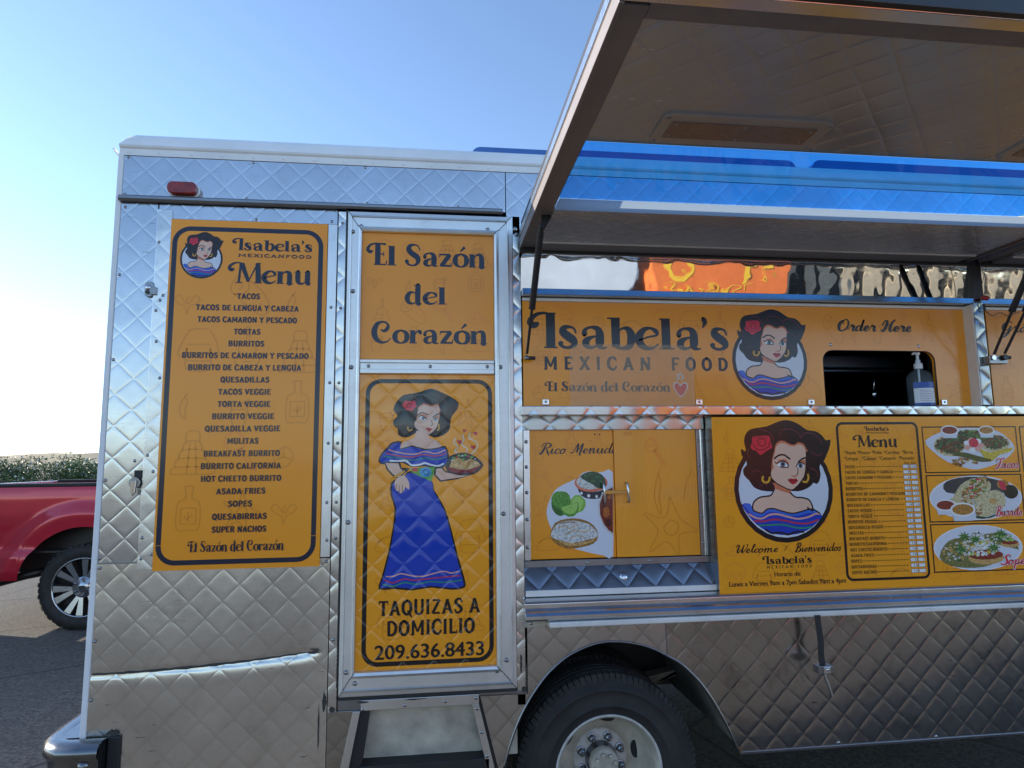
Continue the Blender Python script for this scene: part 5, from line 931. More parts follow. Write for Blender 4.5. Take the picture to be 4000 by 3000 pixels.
# ---- upper sign boards with the service opening
def sign(name, outline, x0, z0, art, seed, x1, recalc=False):
    A = Art(-.0005); A.prism(outline, 0, .02, ink('orange')); art(A); return A.build(name, truck, recalc=False)
ZT, ZB = 2.2785, 1.834
op = rrect(1.671, 2.2055, 1.70, 2.0885, .048, 7, (0, 0, 1, 1))     # opening runs down to the sill
outl = [(.3625, ZB), (.3625, ZT), (2.366, ZT), (2.366, ZB), (2.2055, ZB)]+[p for p in op if p[1] > 1.9]+[(1.671, ZB)]
def art_main(A):
    doodles(A, .37, 1.66, 1.855, 2.27, .125, 8); doodles(A, 1.67, 2.36, 2.10, 2.27, .125, 9); doodles(A, 2.215, 2.36, 1.85, 2.09, .125, 1)
    A.hand("Isabela's", FD, .394, 1.239, 2.083, .150, 'ink'); A.hand("MEXICAN FOOD", FCW, .449, 1.232, 1.994, .0545, 'ink', 1.05)
    A.hand("El Sazón del Corazón", FD, .453, .980, 1.905, .040, 'navy')
    A.poly(catmull2([(1.026, 1.880), (1.000, 1.912), (.994, 1.930), (1.000, 1.943), (1.013, 1.945), (1.026, 1.933), (1.038, 1.944), (1.052, 1.942), (1.058, 1.928), (1.050, 1.908)]), 'white'); A.poly(catmull2([(1.026, 1.885), (1.004, 1.912), (.999, 1.929), (1.004, 1.938), (1.014, 1.940), (1.026, 1.927), (1.038, 1.939), (1.049, 1.937), (1.053, 1.927), (1.047, 1.910)]), 'rose')
    A.stroke([(1.01, 1.955), (1.022, 1.962), (1.012, 1.972), (1.03, 1.982)], 'pale', .005); A.stroke([(1.03, 1.955), (1.04, 1.966), (1.03, 1.976)], 'pale', .005)
    A.draw(PORTRAIT, lambda x, z: (1.4305+x*.1725, 2.0405+z*.1635), .168)
    A.hand("Order Here", FS, 1.757, 2.101, 2.174, .052, 'ink', 1.9)
up_sign = sign('service_sign', outl, 0, 0, art_main, 1, 0)
screws(up_sign, [(1.712, 2.112), (2.13, 2.110)], -.001, .006, m=SILVER)
for x in (.452, 1.101, 1.601, 2.225):
    b = MB(); b.box(x-.013, x+.013, -.009, -.001, 1.848, 1.872, SILVER); k = b.build('clip', up_sign, .002); screws(k, [(x, 1.861)], -.009, .004)
outl2 = [(2.475, ZB), (2.475, ZT), (4.2, ZT), (4.2, ZB)]
def art2(A): doodles(A, 2.48, 3.2, 1.85, 2.27, .125, 3); A.hand("Gracias", FS, 2.548, 2.81, 2.180, .050, 'ink', 1.5)
s2 = sign('service_sign', outl2, 0, 0, art2, 2, 0); s2['label'] = 'orange sign lettered Gracias beyond the pillar'
# perforated film over the small sliding window
m, ntf, bf = base_mat('perforated_film'); setp(bf, color=(.80, .62, .42), rough=.35); tr = N(ntf, 'ShaderNodeBsdfTransparent'); mx = N(ntf, 'ShaderNodeMixShader'); mx.inputs[0].default_value = .15
ntf.links.new(tr.outputs[0], mx.inputs[1]); ntf.links.new(bf.outputs[0], mx.inputs[2]); ntf.links.new(mx.outputs[0], ntf.nodes['Material Output'].inputs[0])
b = MB(); b.prism(rrect(.553, 1.083, 1.82, 2.100, .045, 6, (0, 0, 1, 1)), -.0072, -.0062, m); b.build('window_film', up_sign)
b = MB(); gp = [(x, z) for x, z in rrect(1.671, 2.2055, 1.70, 2.0885, .048, 7, (0, 0, 1, 1)) if z > 1.9]; b.tube([(1.671, .004, 1.85)]+[(x, .004, z) for x, z in gp][::-1]+[(2.2055, .004, 1.85)], .0035, RUB, 6); b.build('opening_seal', up_sign)
# kitchen things seen in the opening
HB = metal('hood_steel_blue', (.16, .28, .42), .35, None)
b = MB(); b.box(1.55, 2.35, .28, .34, 2.055, 2.115, HB); b.box(1.6, 2.3, .30, .33, 2.035, 2.05, HB); b.build('extractor_hood', truck, .006)
b = MB(); b.box(1.64, 2.27, .012, .26, 1.82, 1.835, STEEL_D); b.build('window_sill', truck)
ld = empty('ladle', (2.17, .36, 2.0), 'steel ladle hanging in the dark of the service opening', 'ladle')
b = MB(); b.tube([(2.178, .36, 2.055), (2.17, .355, 2.0), (2.155, .35, 1.93)], .004, STEEL, 6); b.build('handle', ld); b = MB(); b.lathe([(.006, 0), (.02, .012), (.026, .03), (.024, .034)], (2.149, .345, 1.905), (.2, 0, 1), STEEL, 14); b.build('bowl', ld)
# ---- strips above the signs
slab('sign_head_strip', .3625, 2.366, 2.279, 2.292, -.006, .02, ALU_W); slab('sign_head_strip', 2.475, XR, 2.279, 2.292, -.006, .02, ALU_W)
b = MB(); b.box(.3625, XR, -.002, .02, 2.2925, 2.312, STEEL_D); zz0, zz1 = at(0, 2.305, -.045)[1], at(0, 2.334, -.045)[1]; b.box(.358, XR, -.045, .012, zz0+.002, zz1, metal('sign_hood_steel', (.36, .37, .39), .16, None, wave=.002, dirt=.2)); b.build('sign_hood', truck, .002)
b = MB(); b.add([(.358, .012, 2.318), (2.405, .012, 2.318), (2.405, -.020, 2.535), (.358, -.020, 2.535)], [(0, 1, 2, 3)], STEEL); b.add([(2.455, .012, 2.318), (XR, .012, 2.318), (XR, -.020, 2.535), (2.455, -.020, 2.535)], [(0, 1, 2, 3)], STEEL); b.build('mirror_strip', truck, recalc=False)
b = MB(); b.box(2.404, 2.456, -.02, .02, 2.31, 2.56, BLACKP); b.build('awning_post', truck)
# ---- pillar between the windows
PQ = metal('pillar_steel', (.34, .34, .34), .22, 'xz', dirt=.3, amp=.0022, wave=.003)
b = MB(); b.box(2.367, 2.4145, -.056, .02, 1.842, 2.30, PQ); pl = b.build('window_pillar', truck, .003)
screws(pl, [(2.39, 2.02), (2.39, 1.87), (2.39, 2.20)], -.056)
slab('pillar_edge', 2.362, 2.3665, 1.842, 2.29, -.052, .0, ALU_W, pl, 0)
# ---- grime: tar and sealant smears round the door sill and the dent
GRIME = plain('black_grime', (.035, .032, .03), .7, var=.4, nscale=40)
def smear(parent, cx, cz, rx, rz, seed, y):
    r = random.Random(seed); n = 26; b = MB()
    pts = [(cx+rx*cos(2*pi*i/n)*r.uniform(.45, 1), cz+rz*sin(2*pi*i/n)*r.uniform(.45, 1)) for i in range(n)]
    b.add([(x, y, z) for x, z in pts], [tuple(range(n))], GRIME); b.build('grime_smear', parent, recalc=False)
smear(lo, -.412, .66, .0035, .10, 1, -.0085); smear(lo, -.394, .752, .009, .036, 2, -.009); smear(lo, -1.115, .688, .028, .012, 3, -.0065); smear(lo, -.435, .93, .030, .006, 6, -.0125)
smear(sl, -.25, .7475, .03, .005, 4, -.0172); smear(sl, -.06, .748, .05, .003, 5, -.0172); smear(sp, -.366, .722, .014, .012, 7, -.0056); smear(jp, .350, .757, .014, .012, 8, -.0062)
smear(jp, .340, .85, .006, .05, 9, -.0052)
# ---------------------------------------------------------------- awnings
BLUE = bpy.data.materials.new('blue_acrylic'); BLUE.use_nodes = True
_n = BLUE.node_tree; _n.nodes.remove(_n.nodes['Principled BSDF']); _t = _n.nodes.new('ShaderNodeBsdfTransparent'); _t.inputs[0].default_value = (.32, .68, .95, 1)
_g = _n.nodes.new('ShaderNodeBsdfGlossy'); _g.inputs['Roughness'].default_value = .05; _x = _n.nodes.new('ShaderNodeMixShader'); _x.inputs[0].default_value = .06
_n.links.new(_t.outputs[0], _x.inputs[1]); _n.links.new(_g.outputs[0], _x.inputs[2]); _n.links.new(_x.outputs[0], _n.nodes['Material Output'].inputs[0])
WTR = bpy.data.materials.new('white_translucent_plastic'); WTR.use_nodes = True; _n = WTR.node_tree; _p = _n.nodes['Principled BSDF']; setp(_p, color=(.70, .80, .88), rough=.4); _tl = _n.nodes.new('ShaderNodeBsdfTranslucent'); _tl.inputs[0].default_value = (.36, .46, .54, 1); _x = _n.nodes.new('ShaderNodeMixShader'); _x.inputs[0].default_value = .7
_n.links.new(_p.outputs[0], _x.inputs[1]); _n.links.new(_tl.outputs[0], _x.inputs[2]); _n.links.new(_x.outputs[0], _n.nodes['Material Output'].inputs[0])
def awning(x0, x1, first):
    ZU, ZTOP, Y1, Y0 = 2.498, 2.588, -1.457, -.030
    b = MB()
    # side rails and front rail: brown box sections, silver fascias, black top seal
    for xa, xb, sg in ((x0+.012, x0+.066, -1), (x1-.066, x1-.012, 1)):
        b.box(xa, xb, Y1+.012, Y0, ZU, ZTOP-.01, FRAMEB)
        xf = x0 if sg < 0 else x1
        b.extrude_y = None
        e0, e1 = (xf, xf+.0118) if sg < 0 else (xf-.0118, xf)
        b.box(e0, e1, Y1, Y0+.04, ZU-.006, ZU+.036, FRAMEB); b.box(e0-.004*(sg < 0), e1+.004*(sg > 0), Y1, Y0-.03, ZU+.036, ZU+.062, SILVER); b.box(e0, e1, Y1, Y0-.05, ZU+.062, ZTOP, BLACKP)
    b.box(x0+.066, x1-.066, Y1+.001, -1.408, ZU, ZTOP-.01, FRAMEB)
    b.box(x0, x1, Y1-.034, Y1, ZU-.003, ZU+.05, SILVER); b.box(x0, x1, Y1-.048, Y1-.0345, ZU-.001, ZU+.045, BLACKP); b.box(x0, x1, Y1-.040, Y1, ZU+.0505, ZTOP+.004, SILVER)
    b.box(x0+.066, x1-.066, -.135, Y0, ZU-.012, ZTOP-.012, FRAMEB)
    b.box(x0, x1, Y0, Y0+.03, ZU-.02, ZTOP-.02, BLACKP)
    aw = b.build('awning', truck, .002)
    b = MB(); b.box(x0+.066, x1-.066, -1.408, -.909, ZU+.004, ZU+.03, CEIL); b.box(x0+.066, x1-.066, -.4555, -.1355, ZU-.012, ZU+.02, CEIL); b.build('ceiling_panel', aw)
    b = MB(); b.box(x0+.066, x1-.066, -.908, -.541, ZU-.004, ZU+.004, BLUE); b.build('skylight_pane', aw)
    b = MB(); b.add([(x0+.066, -.540, ZU-.006), (x1-.066, -.540, ZU-.006), (x1-.066, -.456, ZU-.010), (x0+.066, -.456, ZU-.010)], [(0, 1, 2, 3)], WTR); b.build('skylight_bar', aw, .002)
    slab('edge_bead', x0+.066, x1-.066, ZU-.0175, ZU-.0125, -.139, -.131, ALU_W, aw, 0)
    lt = MB()
    def rrxy(xa, xb, ya, yb, r): return rrect(xa, xb, ya, yb, r, 5)
    for xc in (x0+.47, x0+1.53):
        lt = MB(); o = rrxy(xc-.235, xc+.235, -1.078, -.932, .025); n = len(o)
        lt.add([(x, y, ZU-.003) for x, y in o]+[(x, y, ZU+.006) for x, y in o], [tuple(range(n)), tuple(range(2*n-1, n-1, -1))]+[(i, (i+1) % n, (i+1) % n+n, i+n) for i in range(n)], CEIL if False else metal('fixture_plate', (.44, .45, .47), .38, None, metallic=.5))
        f = lt.build('light_fixture', aw, .001)
        lt = MB(); o = rrxy(xc-.205, xc+.200, -1.045, -.965, .004); n = len(o)
        lt.add([(x, y, ZU-.0055) for x, y in o]+[(x, y, ZU-.003) for x, y in o], [tuple(range(n)), tuple(range(2*n-1, n-1, -1))]+[(i, (i+1) % n, (i+1) % n+n, i+n) for i in range(n)], plain('amber_lens', (.22, .15, .12), .3, var=.2, nscale=60))
        for (sx, sy) in ((-.222, -1.063), (.222, -1.063), (.222, -.947), (-.222, -.947)): lt.dome((xc+sx, sy, ZU-.003), .007, SCREW, .004, (0, 0, -1))
        for (sx, sy) in ((-.190, -1.033), (-.19, -.977), (0, -1.036), (.186, -1.033), (.186, -.977), (0, -.974)): lt.dome((xc+sx, sy, ZU-.0055), .004, SCREW, .003, (0, 0, -1))
        lt.build('light_lens', aw) if False else lt.build('light_lens', aw)
    return aw
aw1 = awning(.350, 2.392, True); aw2 = awning(2.440, XR, False)
def strut(parent, lo, hi, wall_x):
    lo, hi = Vector(lo), Vector(hi); d = (hi-lo).normalized(); L = (hi-lo).length
    b = MB(); b.cyl(lo+d*.02, lo+d*L*.42, .0055, BLACKP); b.cyl(lo+d*L*.40, hi-d*.03, .0125, BLACKP, n=18); b.cyl(lo+d*L*.395, lo+d*L*.41, .0132, RUB, n=18)
    b.dome(tuple(lo), .011, STEEL_D, .011, d); b.cyl(lo+Vector((-.004, 0, 0)), lo+Vector((.035, 0, 0)), .0075, BLACKP); b.cyl(hi-d*.035, hi, .009, BLACKP)
    b.prism([(hi.x-.006, hi.z-.02), (hi.x+.010, hi.z-.02), (hi.x+.040, ZPL), (hi.x-.002, ZPL)], hi.y-.02, hi.y-.014, BLACKP) if wall_x else None
    return b.build('gas_strut', parent)
ZPL = 2.50
strut(aw1, (.372, -.035, 2.035), (.385, -.36, 2.47), True)
strut(aw1, (2.405, -.085, 2.045), (2.372, -.41, 2.49), False); strut(aw2, (2.455, -.085, 2.048), (2.462, -.40, 2.49), False)
b = MB(); b.box(2.385, 2.470, -.092, -.057, 2.020, 2.055, STEEL_D); b.cyl((2.40, -.10, 2.045), (2.40, -.06, 2.045), .010, SILVER); b.cyl((2.452, -.105, 2.046), (2.452, -.06, 2.046), .012, BLACKP); b.build('strut_bracket', truck, .002)
b = MB(); b.cyl((2.405, -.062, 2.318), (2.43, -.066, 2.316), .010, plain('red_cap', (.4, .02, .02), .4)); b.build('wire_cap', truck)
b = MB(); b.tube(catmull([(2.405, -.06, 2.318), (2.395, -.062, 2.29), (2.402, -.062, 2.275), (2.392, -.062, 2.262), (2.404, -.060, 2.255)], 5), .0022, plain('green_wire', (.2, .3, .2), .5), 6); b.tube(catmull([(2.42, -.05, 2.27), (2.47, -.04, 2.245), (2.52, -.03, 2.262), (2.56, -.03, 2.248), (2.62, -.03, 2.268)], 5), .0016, BLACKP, 6); b.tube(catmull([(2.40, -.05, 2.32), (2.405, -.08, 2.40), (2.40, -.12, 2.49)], 5), .0014, BLACKP, 6); b.build('loose_wire', truck)

# ---------------------------------------------------------------- strap under the counter
st_ = empty('hanging_strap', (1.545, -.085, .99), 'black rubber strap with steel bracket and pin hanging under the counter shelf', 'strap')
b = MB(); pts = [(1.507, 1.003), (1.510, .95), (1.5145, .90), (1.512, .85), (1.516, .815)]; pts = catmull(pts, 5)
for (xa, za), (xb, zb) in zip(pts[:-1], pts[1:]): b.add([(xa, -.082, za), (xa+.024, -.082, za), (xb+.024, -.082, zb), (xb, -.082, zb), (xa, -.078, za), (xa+.024, -.078, za), (xb+.024, -.078, zb), (xb, -.078, zb)], [(0, 1, 2, 3), (7, 6, 5, 4), (0, 3, 7, 4), (1, 5, 6, 2)], RUB)
b.build('strap', st_)
b = MB(); b.box(1.492, 1.553, -.110, -.070, .788, .818, STEEL_D); b.box(1.512, 1.540, -.114, -.110, .790, .816, SILVER); b.dome((1.527, -.114, .806), .006, SILVER, .004); b.build('bracket', st_, .003)
b = MB(); b.cyl((1.524, -.09, .790), (1.552, -.09, .702), .0058, SILVER); b.build('pin', st_)

# ---------------------------------------------------------------- sanitizer bottle
BX, BYY, BZ = 2.140, .024, 1.8355
sb = empty('sanitizer_bottle', (BX, BYY, BZ), 'clear hand sanitizer pump bottle with white and blue label standing at the service opening', 'bottle')
m, ntc, bc = base_mat('clear_plastic'); setp(bc, color=(.75, .82, .86), rough=.08, spec=.6); tr = N(ntc, 'ShaderNodeBsdfTransparent'); tr.inputs[0].default_value = (.80, .88, .92, 1); mx = N(ntc, 'ShaderNodeMixShader'); mx.inputs[0].default_value = .08
ntc.links.new(tr.outputs[0], mx.inputs[1]); ntc.links.new(bc.outputs[0], mx.inputs[2]); ntc.links.new(mx.outputs[0], ntc.nodes['Material Output'].inputs[0])
b = MB(); b.lathe([(0, .001), (.046, .001), (.051, .008), (.051, .125), (.049, .142), (.040, .158), (.024, .168), (.016, .172), (.016, .180)], (BX, BYY, BZ), (0, 0, 1), m, 32); b.build('bottle', sb)
b = MB(); LW = plain('label_white', (.72, .74, .78), .4, var=.05); LB = plain('label_blue', (.02, .09, .38), .4, var=.1)
def band(z0, z1, r, mt, a0=-2.75, a1=-.45):
    n = 18; vs = [(BX+r*cos(a0+(a1-a0)*i/n), BYY+r*sin(a0+(a1-a0)*i/n), BZ+z) for z in (z0, z1) for i in range(n+1)]
    b.add(vs, [(i, i+1, n+2+i, n+1+i) for i in range(n)], mt, True)
band(.018, .112, .0518, LW); band(.086, .112, .0522, LB); band(.012, .022, .0522, LB)
for k in range(7): band(.030+.0075*k, .0318+.0075*k, .0522, plain('label_print', (.25, .27, .33), .5), -2.3, -1.1+.1*(k % 3)-.2)
b.build('label', sb)
WP = plain('white_pump_plastic', (.80, .80, .80), .35, var=.03)
b = MB(); b.lathe([(.016, .176), (.0175, .178), (.0175, .200), (.010, .202), (.010, .215), (.006, .216), (.006, .238), (.011, .240), (.011, .250), (0, .252)], (BX, BYY, BZ), (0, 0, 1), WP, 18); b.tube([(BX, BYY, BZ+.246), (BX-.022, BYY-.008, BZ+.246), (BX-.034, BYY-.012, BZ+.239)], .004, WP, 8); b.cyl((BX, BYY, BZ+.02), (BX, BYY, BZ+.18), .004, WP); b.build('pump', sb)

# ---------------------------------------------------------------- ground, hills
def ground_mat():
    m, nt, bb_ = base_mat('asphalt'); 
    big = noise(nt, .35, 4); fine = noise(nt, 55, 3, .7); mid = noise(nt, 6, 6, .6)
    c = mix(nt, ramp(nt, fine, .36, .72), (.050, .048, .047), (.225, .212, .19)); c = mix(nt, ramp(nt, mid, .35, .7), c, mix(nt, .5, c, (.095, .088, .08)))
    g = N(nt, 'ShaderNodeNewGeometry'); sp_ = N(nt, 'ShaderNodeSeparateXYZ'); nt.links.new(g.outputs['Position'], sp_.inputs[0])
    dist = N(nt, 'ShaderNodeVectorMath', operation='LENGTH'); nt.links.new(g.outputs['Position'], dist.inputs[0])
    dirt = ramp(nt, math_(nt, 'ADD', math_(nt, 'DIVIDE', dist.outputs['Value'], 60), math_(nt, 'MULTIPLY', big, .1)), .25, .5)
    c = mix(nt, dirt, c, (.29, .25, .19))
    vor = N(nt, 'ShaderNodeTexVoronoi', feature='DISTANCE_TO_EDGE'); vor.inputs['Scale'].default_value = .55; mp = N(nt, 'ShaderNodeMapping'); nt.links.new(g.outputs['Position'], mp.inputs[0]); nt.links.new(mp.outputs[0], vor.inputs['Vector'])
    crack = ramp(nt, vor.outputs['Distance'], .004, .010, (1, 1, 1), (0, 0, 0)); c = mix(nt, math_(nt, 'MULTIPLY', crack, .7), c, (.02, .02, .02))
    nt.links.new(c, bb_.inputs['Base Color']); setp(bb_, rough=.85, spec=.3)
    bump(nt, bb_, math_(nt, 'MULTIPLY', math_(nt, 'ADD', fine, mid), .006)); return m
b = MB(); n = 48; vs = [(0, 0, GROUND)]; fs = []
for r in (12, 60, 400, 9000): vs += [(r*cos(2*pi*i/n), r*sin(2*pi*i/n), GROUND) for i in range(n)]
fs += [(0, 1+i, 1+(i+1) % n) for i in range(n)]
for k in range(3): fs += [(1+k*n+i, 1+(k+1)*n+i, 1+(k+1)*n+(i+1) % n, 1+k*n+(i+1) % n) for i in range(n)]
b.add(vs, fs, ground_mat()); tag(b.build('ground', None, recalc=True), kind='structure')
b = MB(); na, nr = 240, 8; vs = []
def hz(a):      # ridge height in metres at azimuth a (degrees from +Y to +X), 3 km away
    h = 30+14*sin(a*.9+1)+9*sin(a*.23)+5*sin(a*2.1+.4)
    if -45 < a < -15: h = 48+7*cos((a+27.6)*.75)+3*sin(a*1.9)
    return max(8, h)
for i in range(na):
    a = -180+360*i/na
    for j in range(nr+1):
        t = j/nr; r = 2300+1500*t; h = hz(a)*(sin(pi*min(1, t*1.15)/1.0)**.9 if t*1.15 < 1 else 0)*1.1+4*sin(a*3+j)
        vs.append((r*sin(radians(a)), r*cos(radians(a)), GROUND-3+max(0, h)))
b.add(vs, [(i*(nr+1)+j, ((i+1) % na)*(nr+1)+j, ((i+1) % na)*(nr+1)+j+1, i*(nr+1)+j+1) for i in range(na) for j in range(nr)], plain('dry_grass_hill', (.42, .36, .25), .95, var=.2, nscale=.004, spec=.1), True)
tag(b.build('hills', None), kind='structure')

# ---------------------------------------------------------------- pickup
PK = Vector((-1.55, 5.4, GROUND))
pk = empty('pickup_truck', PK, 'dark red pickup parked behind the food truck, its cargo bed showing', 'pickup truck')
PAINT = plain('dark_red_car_paint', (.55, .014, .036), .22, var=.06, coat=1.0, metal_=.25)
PY0, PY1 = 4.385, 6.385; RX, FX = -3.40, .28; AR = .585; AZ = GROUND+.405
def side_y(x, z, sgn):                       # how far the body side bulges out
    y = 0
    pr_ = [(.50, .03), (.60, -.015), (.775, -.025), (.80, .0), (.83, .012), (1.0, -.004), (1.15, -.022), (1.32, -.026), (1.40, -.018), (1.455, .0), (1.5, .004)]
    for (a, u), (c, v_) in zip(pr_[:-1], pr_[1:]):
        if a <= z <= c: y = u+(v_-u)*(z-a)/(c-a)
    for wx_ in (RX, FX):
        r = hypot(x-wx_, z-AZ)
        if r < .86: y -= .050*(1 if r < .70 else .5+.5*cos(pi*(r-.70)/.16))
    return y*sgn
def body_side(b, x0, x1, ztop, yb, sgn, mt):
    xs = sorted(set([x0+(x1-x0)*i/60 for i in range(61)]+[w_+s_*AR*cos(t) for w_ in (RX, FX) for s_ in (-1, 1) for t in [k*pi/2/14 for k in range(15)] if x0 < w_+s_*AR*cos(t) < x1]))
    vs = []; nz = 26
    for x in xs:
        zb = .535
        for w_ in (RX, FX):
            if abs(x-w_) < AR: zb = max(zb, AZ+sqrt(max(0, AR**2-(x-w_)**2)))
        zt = ztop(x)
        for j in range(nz+1): z = zb+(zt-zb)*(j/nz); vs.append((x, yb+side_y(x, z, sgn), z))
    m_ = nz+1
    b.add(vs, [(i*m_+j, (i+1)*m_+j, (i+1)*m_+j+1, i*m_+j+1) for i in range(len(xs)-1) for j in range(nz)], mt, True)
    return xs
# cargo bed
b = MB(); XT, XC = -4.72, -2.62
for yb, sg in ((PY0, 1), (PY1, -1)): body_side(b, XT, XC, lambda x: 1.425, yb, sg, PAINT)
for y0_, y1_ in ((PY0+.075, PY0+.085), (PY1-.085, PY1-.075)): b.box(XT, XC, y0_, y1_, 1.05, 1.425, PAINT)
b.box(XT, XC, PY0+.05, PY1-.05, .78, .80, BLACKP); b.box(XC-.03, XC, PY0+.01, PY1-.01, .6, 1.43, PAINT)
bed = b.build('cargo_bed', pk, recalc=True)
b = MB(); b.box(XT, XC, PY0-.012, PY0+.10, 1.425, 1.462, RUB); b.box(XT, XC, PY1-.10, PY1+.012, 1.425, 1.462, RUB); b.box(XC-.05, XC, PY0+.1, PY1-.1, 1.43, 1.462, RUB); b.build('bed_rail', bed, .01)
b = MB(); b.box(XT-.07, XT-.002, PY0+.01, PY1-.01, .70, 1.45, PAINT); tg = b.build('tailgate', pk, .02)
b = MB(); b.box(XT-.18, XT-.08, PY0-.0, PY1, .52, .68, SILVER); b.build('rear_bumper', pk, .03)
for y0_ in (PY0-.005, PY1-.12): b = MB(); b.box(XT-.075, XT+.02, y0_, y0_+.125, .95, 1.36, RL); b.build('tail_light', pk, .02)
# cab and front
b = MB()
for yb, sg in ((PY0, 1), (PY1, -1)): body_side(b, XC+.02, 1.05, lambda x: 1.16 if x > .15 else 1.42, yb, sg, PAINT)
cab = [(XC+.02, 1.40), (XC+.10, 1.88), (XC+.35, 1.96), (-.95, 1.96), (-.55, 1.88), (.22, 1.42), (.3, 1.30), (1.0, 1.22), (1.12, 1.05), (1.12, .55), (XC+.02, .55)]
b.prism(cab, PY0+.06, PY1-.06, PAINT); b.build('cab', pk, .03)
GL = plain('dark_car_glass', (.01, .012, .014), .05, coat=.5)
for y_ in (PY0+.052, PY1-.060):
    b = MB(); b.prism([(XC+.2, 1.46), (XC+.26, 1.84), (-1.78, 1.86), (-1.78, 1.46)], y_, y_+.008, GL); b.build('side_window', pk)
    b = MB(); b.prism([(-1.68, 1.46), (-1.68, 1.86), (-.98, 1.87), (-.62, 1.78), (-.12, 1.46)], y_, y_+.008, GL); b.build('side_window', pk)
b = MB(); b.box(1.10, 1.22, PY0, PY1, .52, .76, SILVER); b.build('front_bumper', pk, .04)
# underside, exhaust
b = MB(); b.box(XT+.1, 1.0, 5.0, 5.8, .52, .70, BLACKP); b.box(-4.1, -2.7, 4.62, 4.66, .55, 1.1, BLACKP); b.box(-4.1, -2.7, 6.12, 6.16, .55, 1.1, BLACKP); b.box(-4.0, -2.78, 4.43, 4.66, 1.03, 1.06, BLACKP)
b.cyl((RX, 4.5, AZ+.01), (RX, 6.3, AZ+.01), .05, BLACKP); b.build('underbody', pk)
b = MB(); b.tube([(-3.75, 4.62, .60), (-3.98, 4.50, .565), (-4.24, 4.40, .50)], .042, plain('dark_exhaust', (.03, .028, .026), .4, metal_=.6), 16); b.build('exhaust_pipe', pk)
RIM = metal('machined_alloy', (.62, .62, .64), .24, None, wave=.0002); RIMD = plain('dark_alloy_pocket', (.07, .065, .065), .4, metal_=.5)
def pick_wheel(x, yf, sg):
    o = MB(); R = .412
    o.lathe([(.285, .01), (.300, -.006), (.345, -.014), (.385, .0), (.400, .02), (.405, .05), (.405, .22), (.39, .25), (.30, .262), (.285, .25)], (x, yf, AZ), (0, sg, 0), TYRE, 56)
    for k in range(44):
        a = 2*pi*k/44; a2 = a+2*pi/44*.66; p = lambda r, h, t: (x+r*cos(t), yf+sg*h, AZ+r*sin(t)); e = .010 if k % 2 else 0
        o.add([p(.384, -.004-e*.3, a), p(.384, -.004-e*.3, a2), p(.412, .03-e, a2+.02), p(.412, .03-e, a+.02), p(.413, .12, a2+.03), p(.413, .12, a+.03), p(.39, .12, a), p(.39, .12, a2), p(.413, .215, a2), p(.413, .215, a), p(.38, .25, a2), p(.38, .25, a)], [(0, 1, 2, 3), (3, 2, 4, 5), (0, 3, 5, 6), (1, 7, 4, 2), (5, 4, 8, 9), (9, 8, 10, 11)], TYRE_T)
    wh = MB(); wh.lathe([(.286, .012), (.282, .004), (.274, .008), (.268, .03), (.262, .14), (.255, .16)], (x, yf, AZ), (0, sg, 0), RIM, 48)
    w_ = wh.build('wheel', pk); o.build('tyre', w_)
    s_ = MB()
    s_.lathe([(.265, .15), (.08, .15), (.06, .10)], (x, yf, AZ), (0, sg, 0), BLACKP, 40)
    for k in range(6):
        for q in (-.22, .22):
            a = 2*pi*(k+.25)/6; a1 = a+q; u = lambda r, t, h: (x+r*cos(t), yf+sg*h, AZ+r*sin(t))
            w0, w1 = .20, .115
            i0, i1, o0, o1 = u(.085, a+q*.6-w0, .030), u(.085, a+q*.6+w0, .030), u(.268, a1-w1, .012), u(.268, a1+w1, .012)
            b0, b1, c0, c1 = u(.085, a+q*.6-w0, .10), u(.085, a+q*.6+w0, .10), u(.262, a1-w1, .10), u(.262, a1+w1, .10)
            s_.add([i0, i1, o1, o0], [(0, 1, 2, 3)], RIM); s_.add([i0, o0, c0, b0], [(0, 1, 2, 3)], RIMD); s_.add([i1, b1, c1, o1], [(0, 1, 2, 3)], RIMD)
    s_.lathe([(.105, .05), (.100, .028), (.060, .030), (.052, .018), (.044, .012), (0, .010)], (x, yf, AZ), (0, sg, 0), RIM, 30); s_.build('rim', w_)
    for k in range(6):
        a = 2*pi*(k+.5)/6; l = MB(); l.lathe([(.015, .04), (.015, .012), (.010, .004), (0, .003)], (x+.078*cos(a), yf, AZ+.078*sin(a)), (0, sg, 0), STEEL_D, 10); l.build('lug_nut', w_)
    l = MB(); l.add([(x+.034*cos(t), yf+sg*.0085, AZ+.018*sin(t)) for t in [2*pi*i/24 for i in range(24)]], [tuple(range(24))], plain('badge_dark', (.03, .03, .035), .3)); l.build('centre_badge', w_)
for x in (RX, FX): pick_wheel(x, 4.36, 1); pick_wheel(x, 6.41, -1)

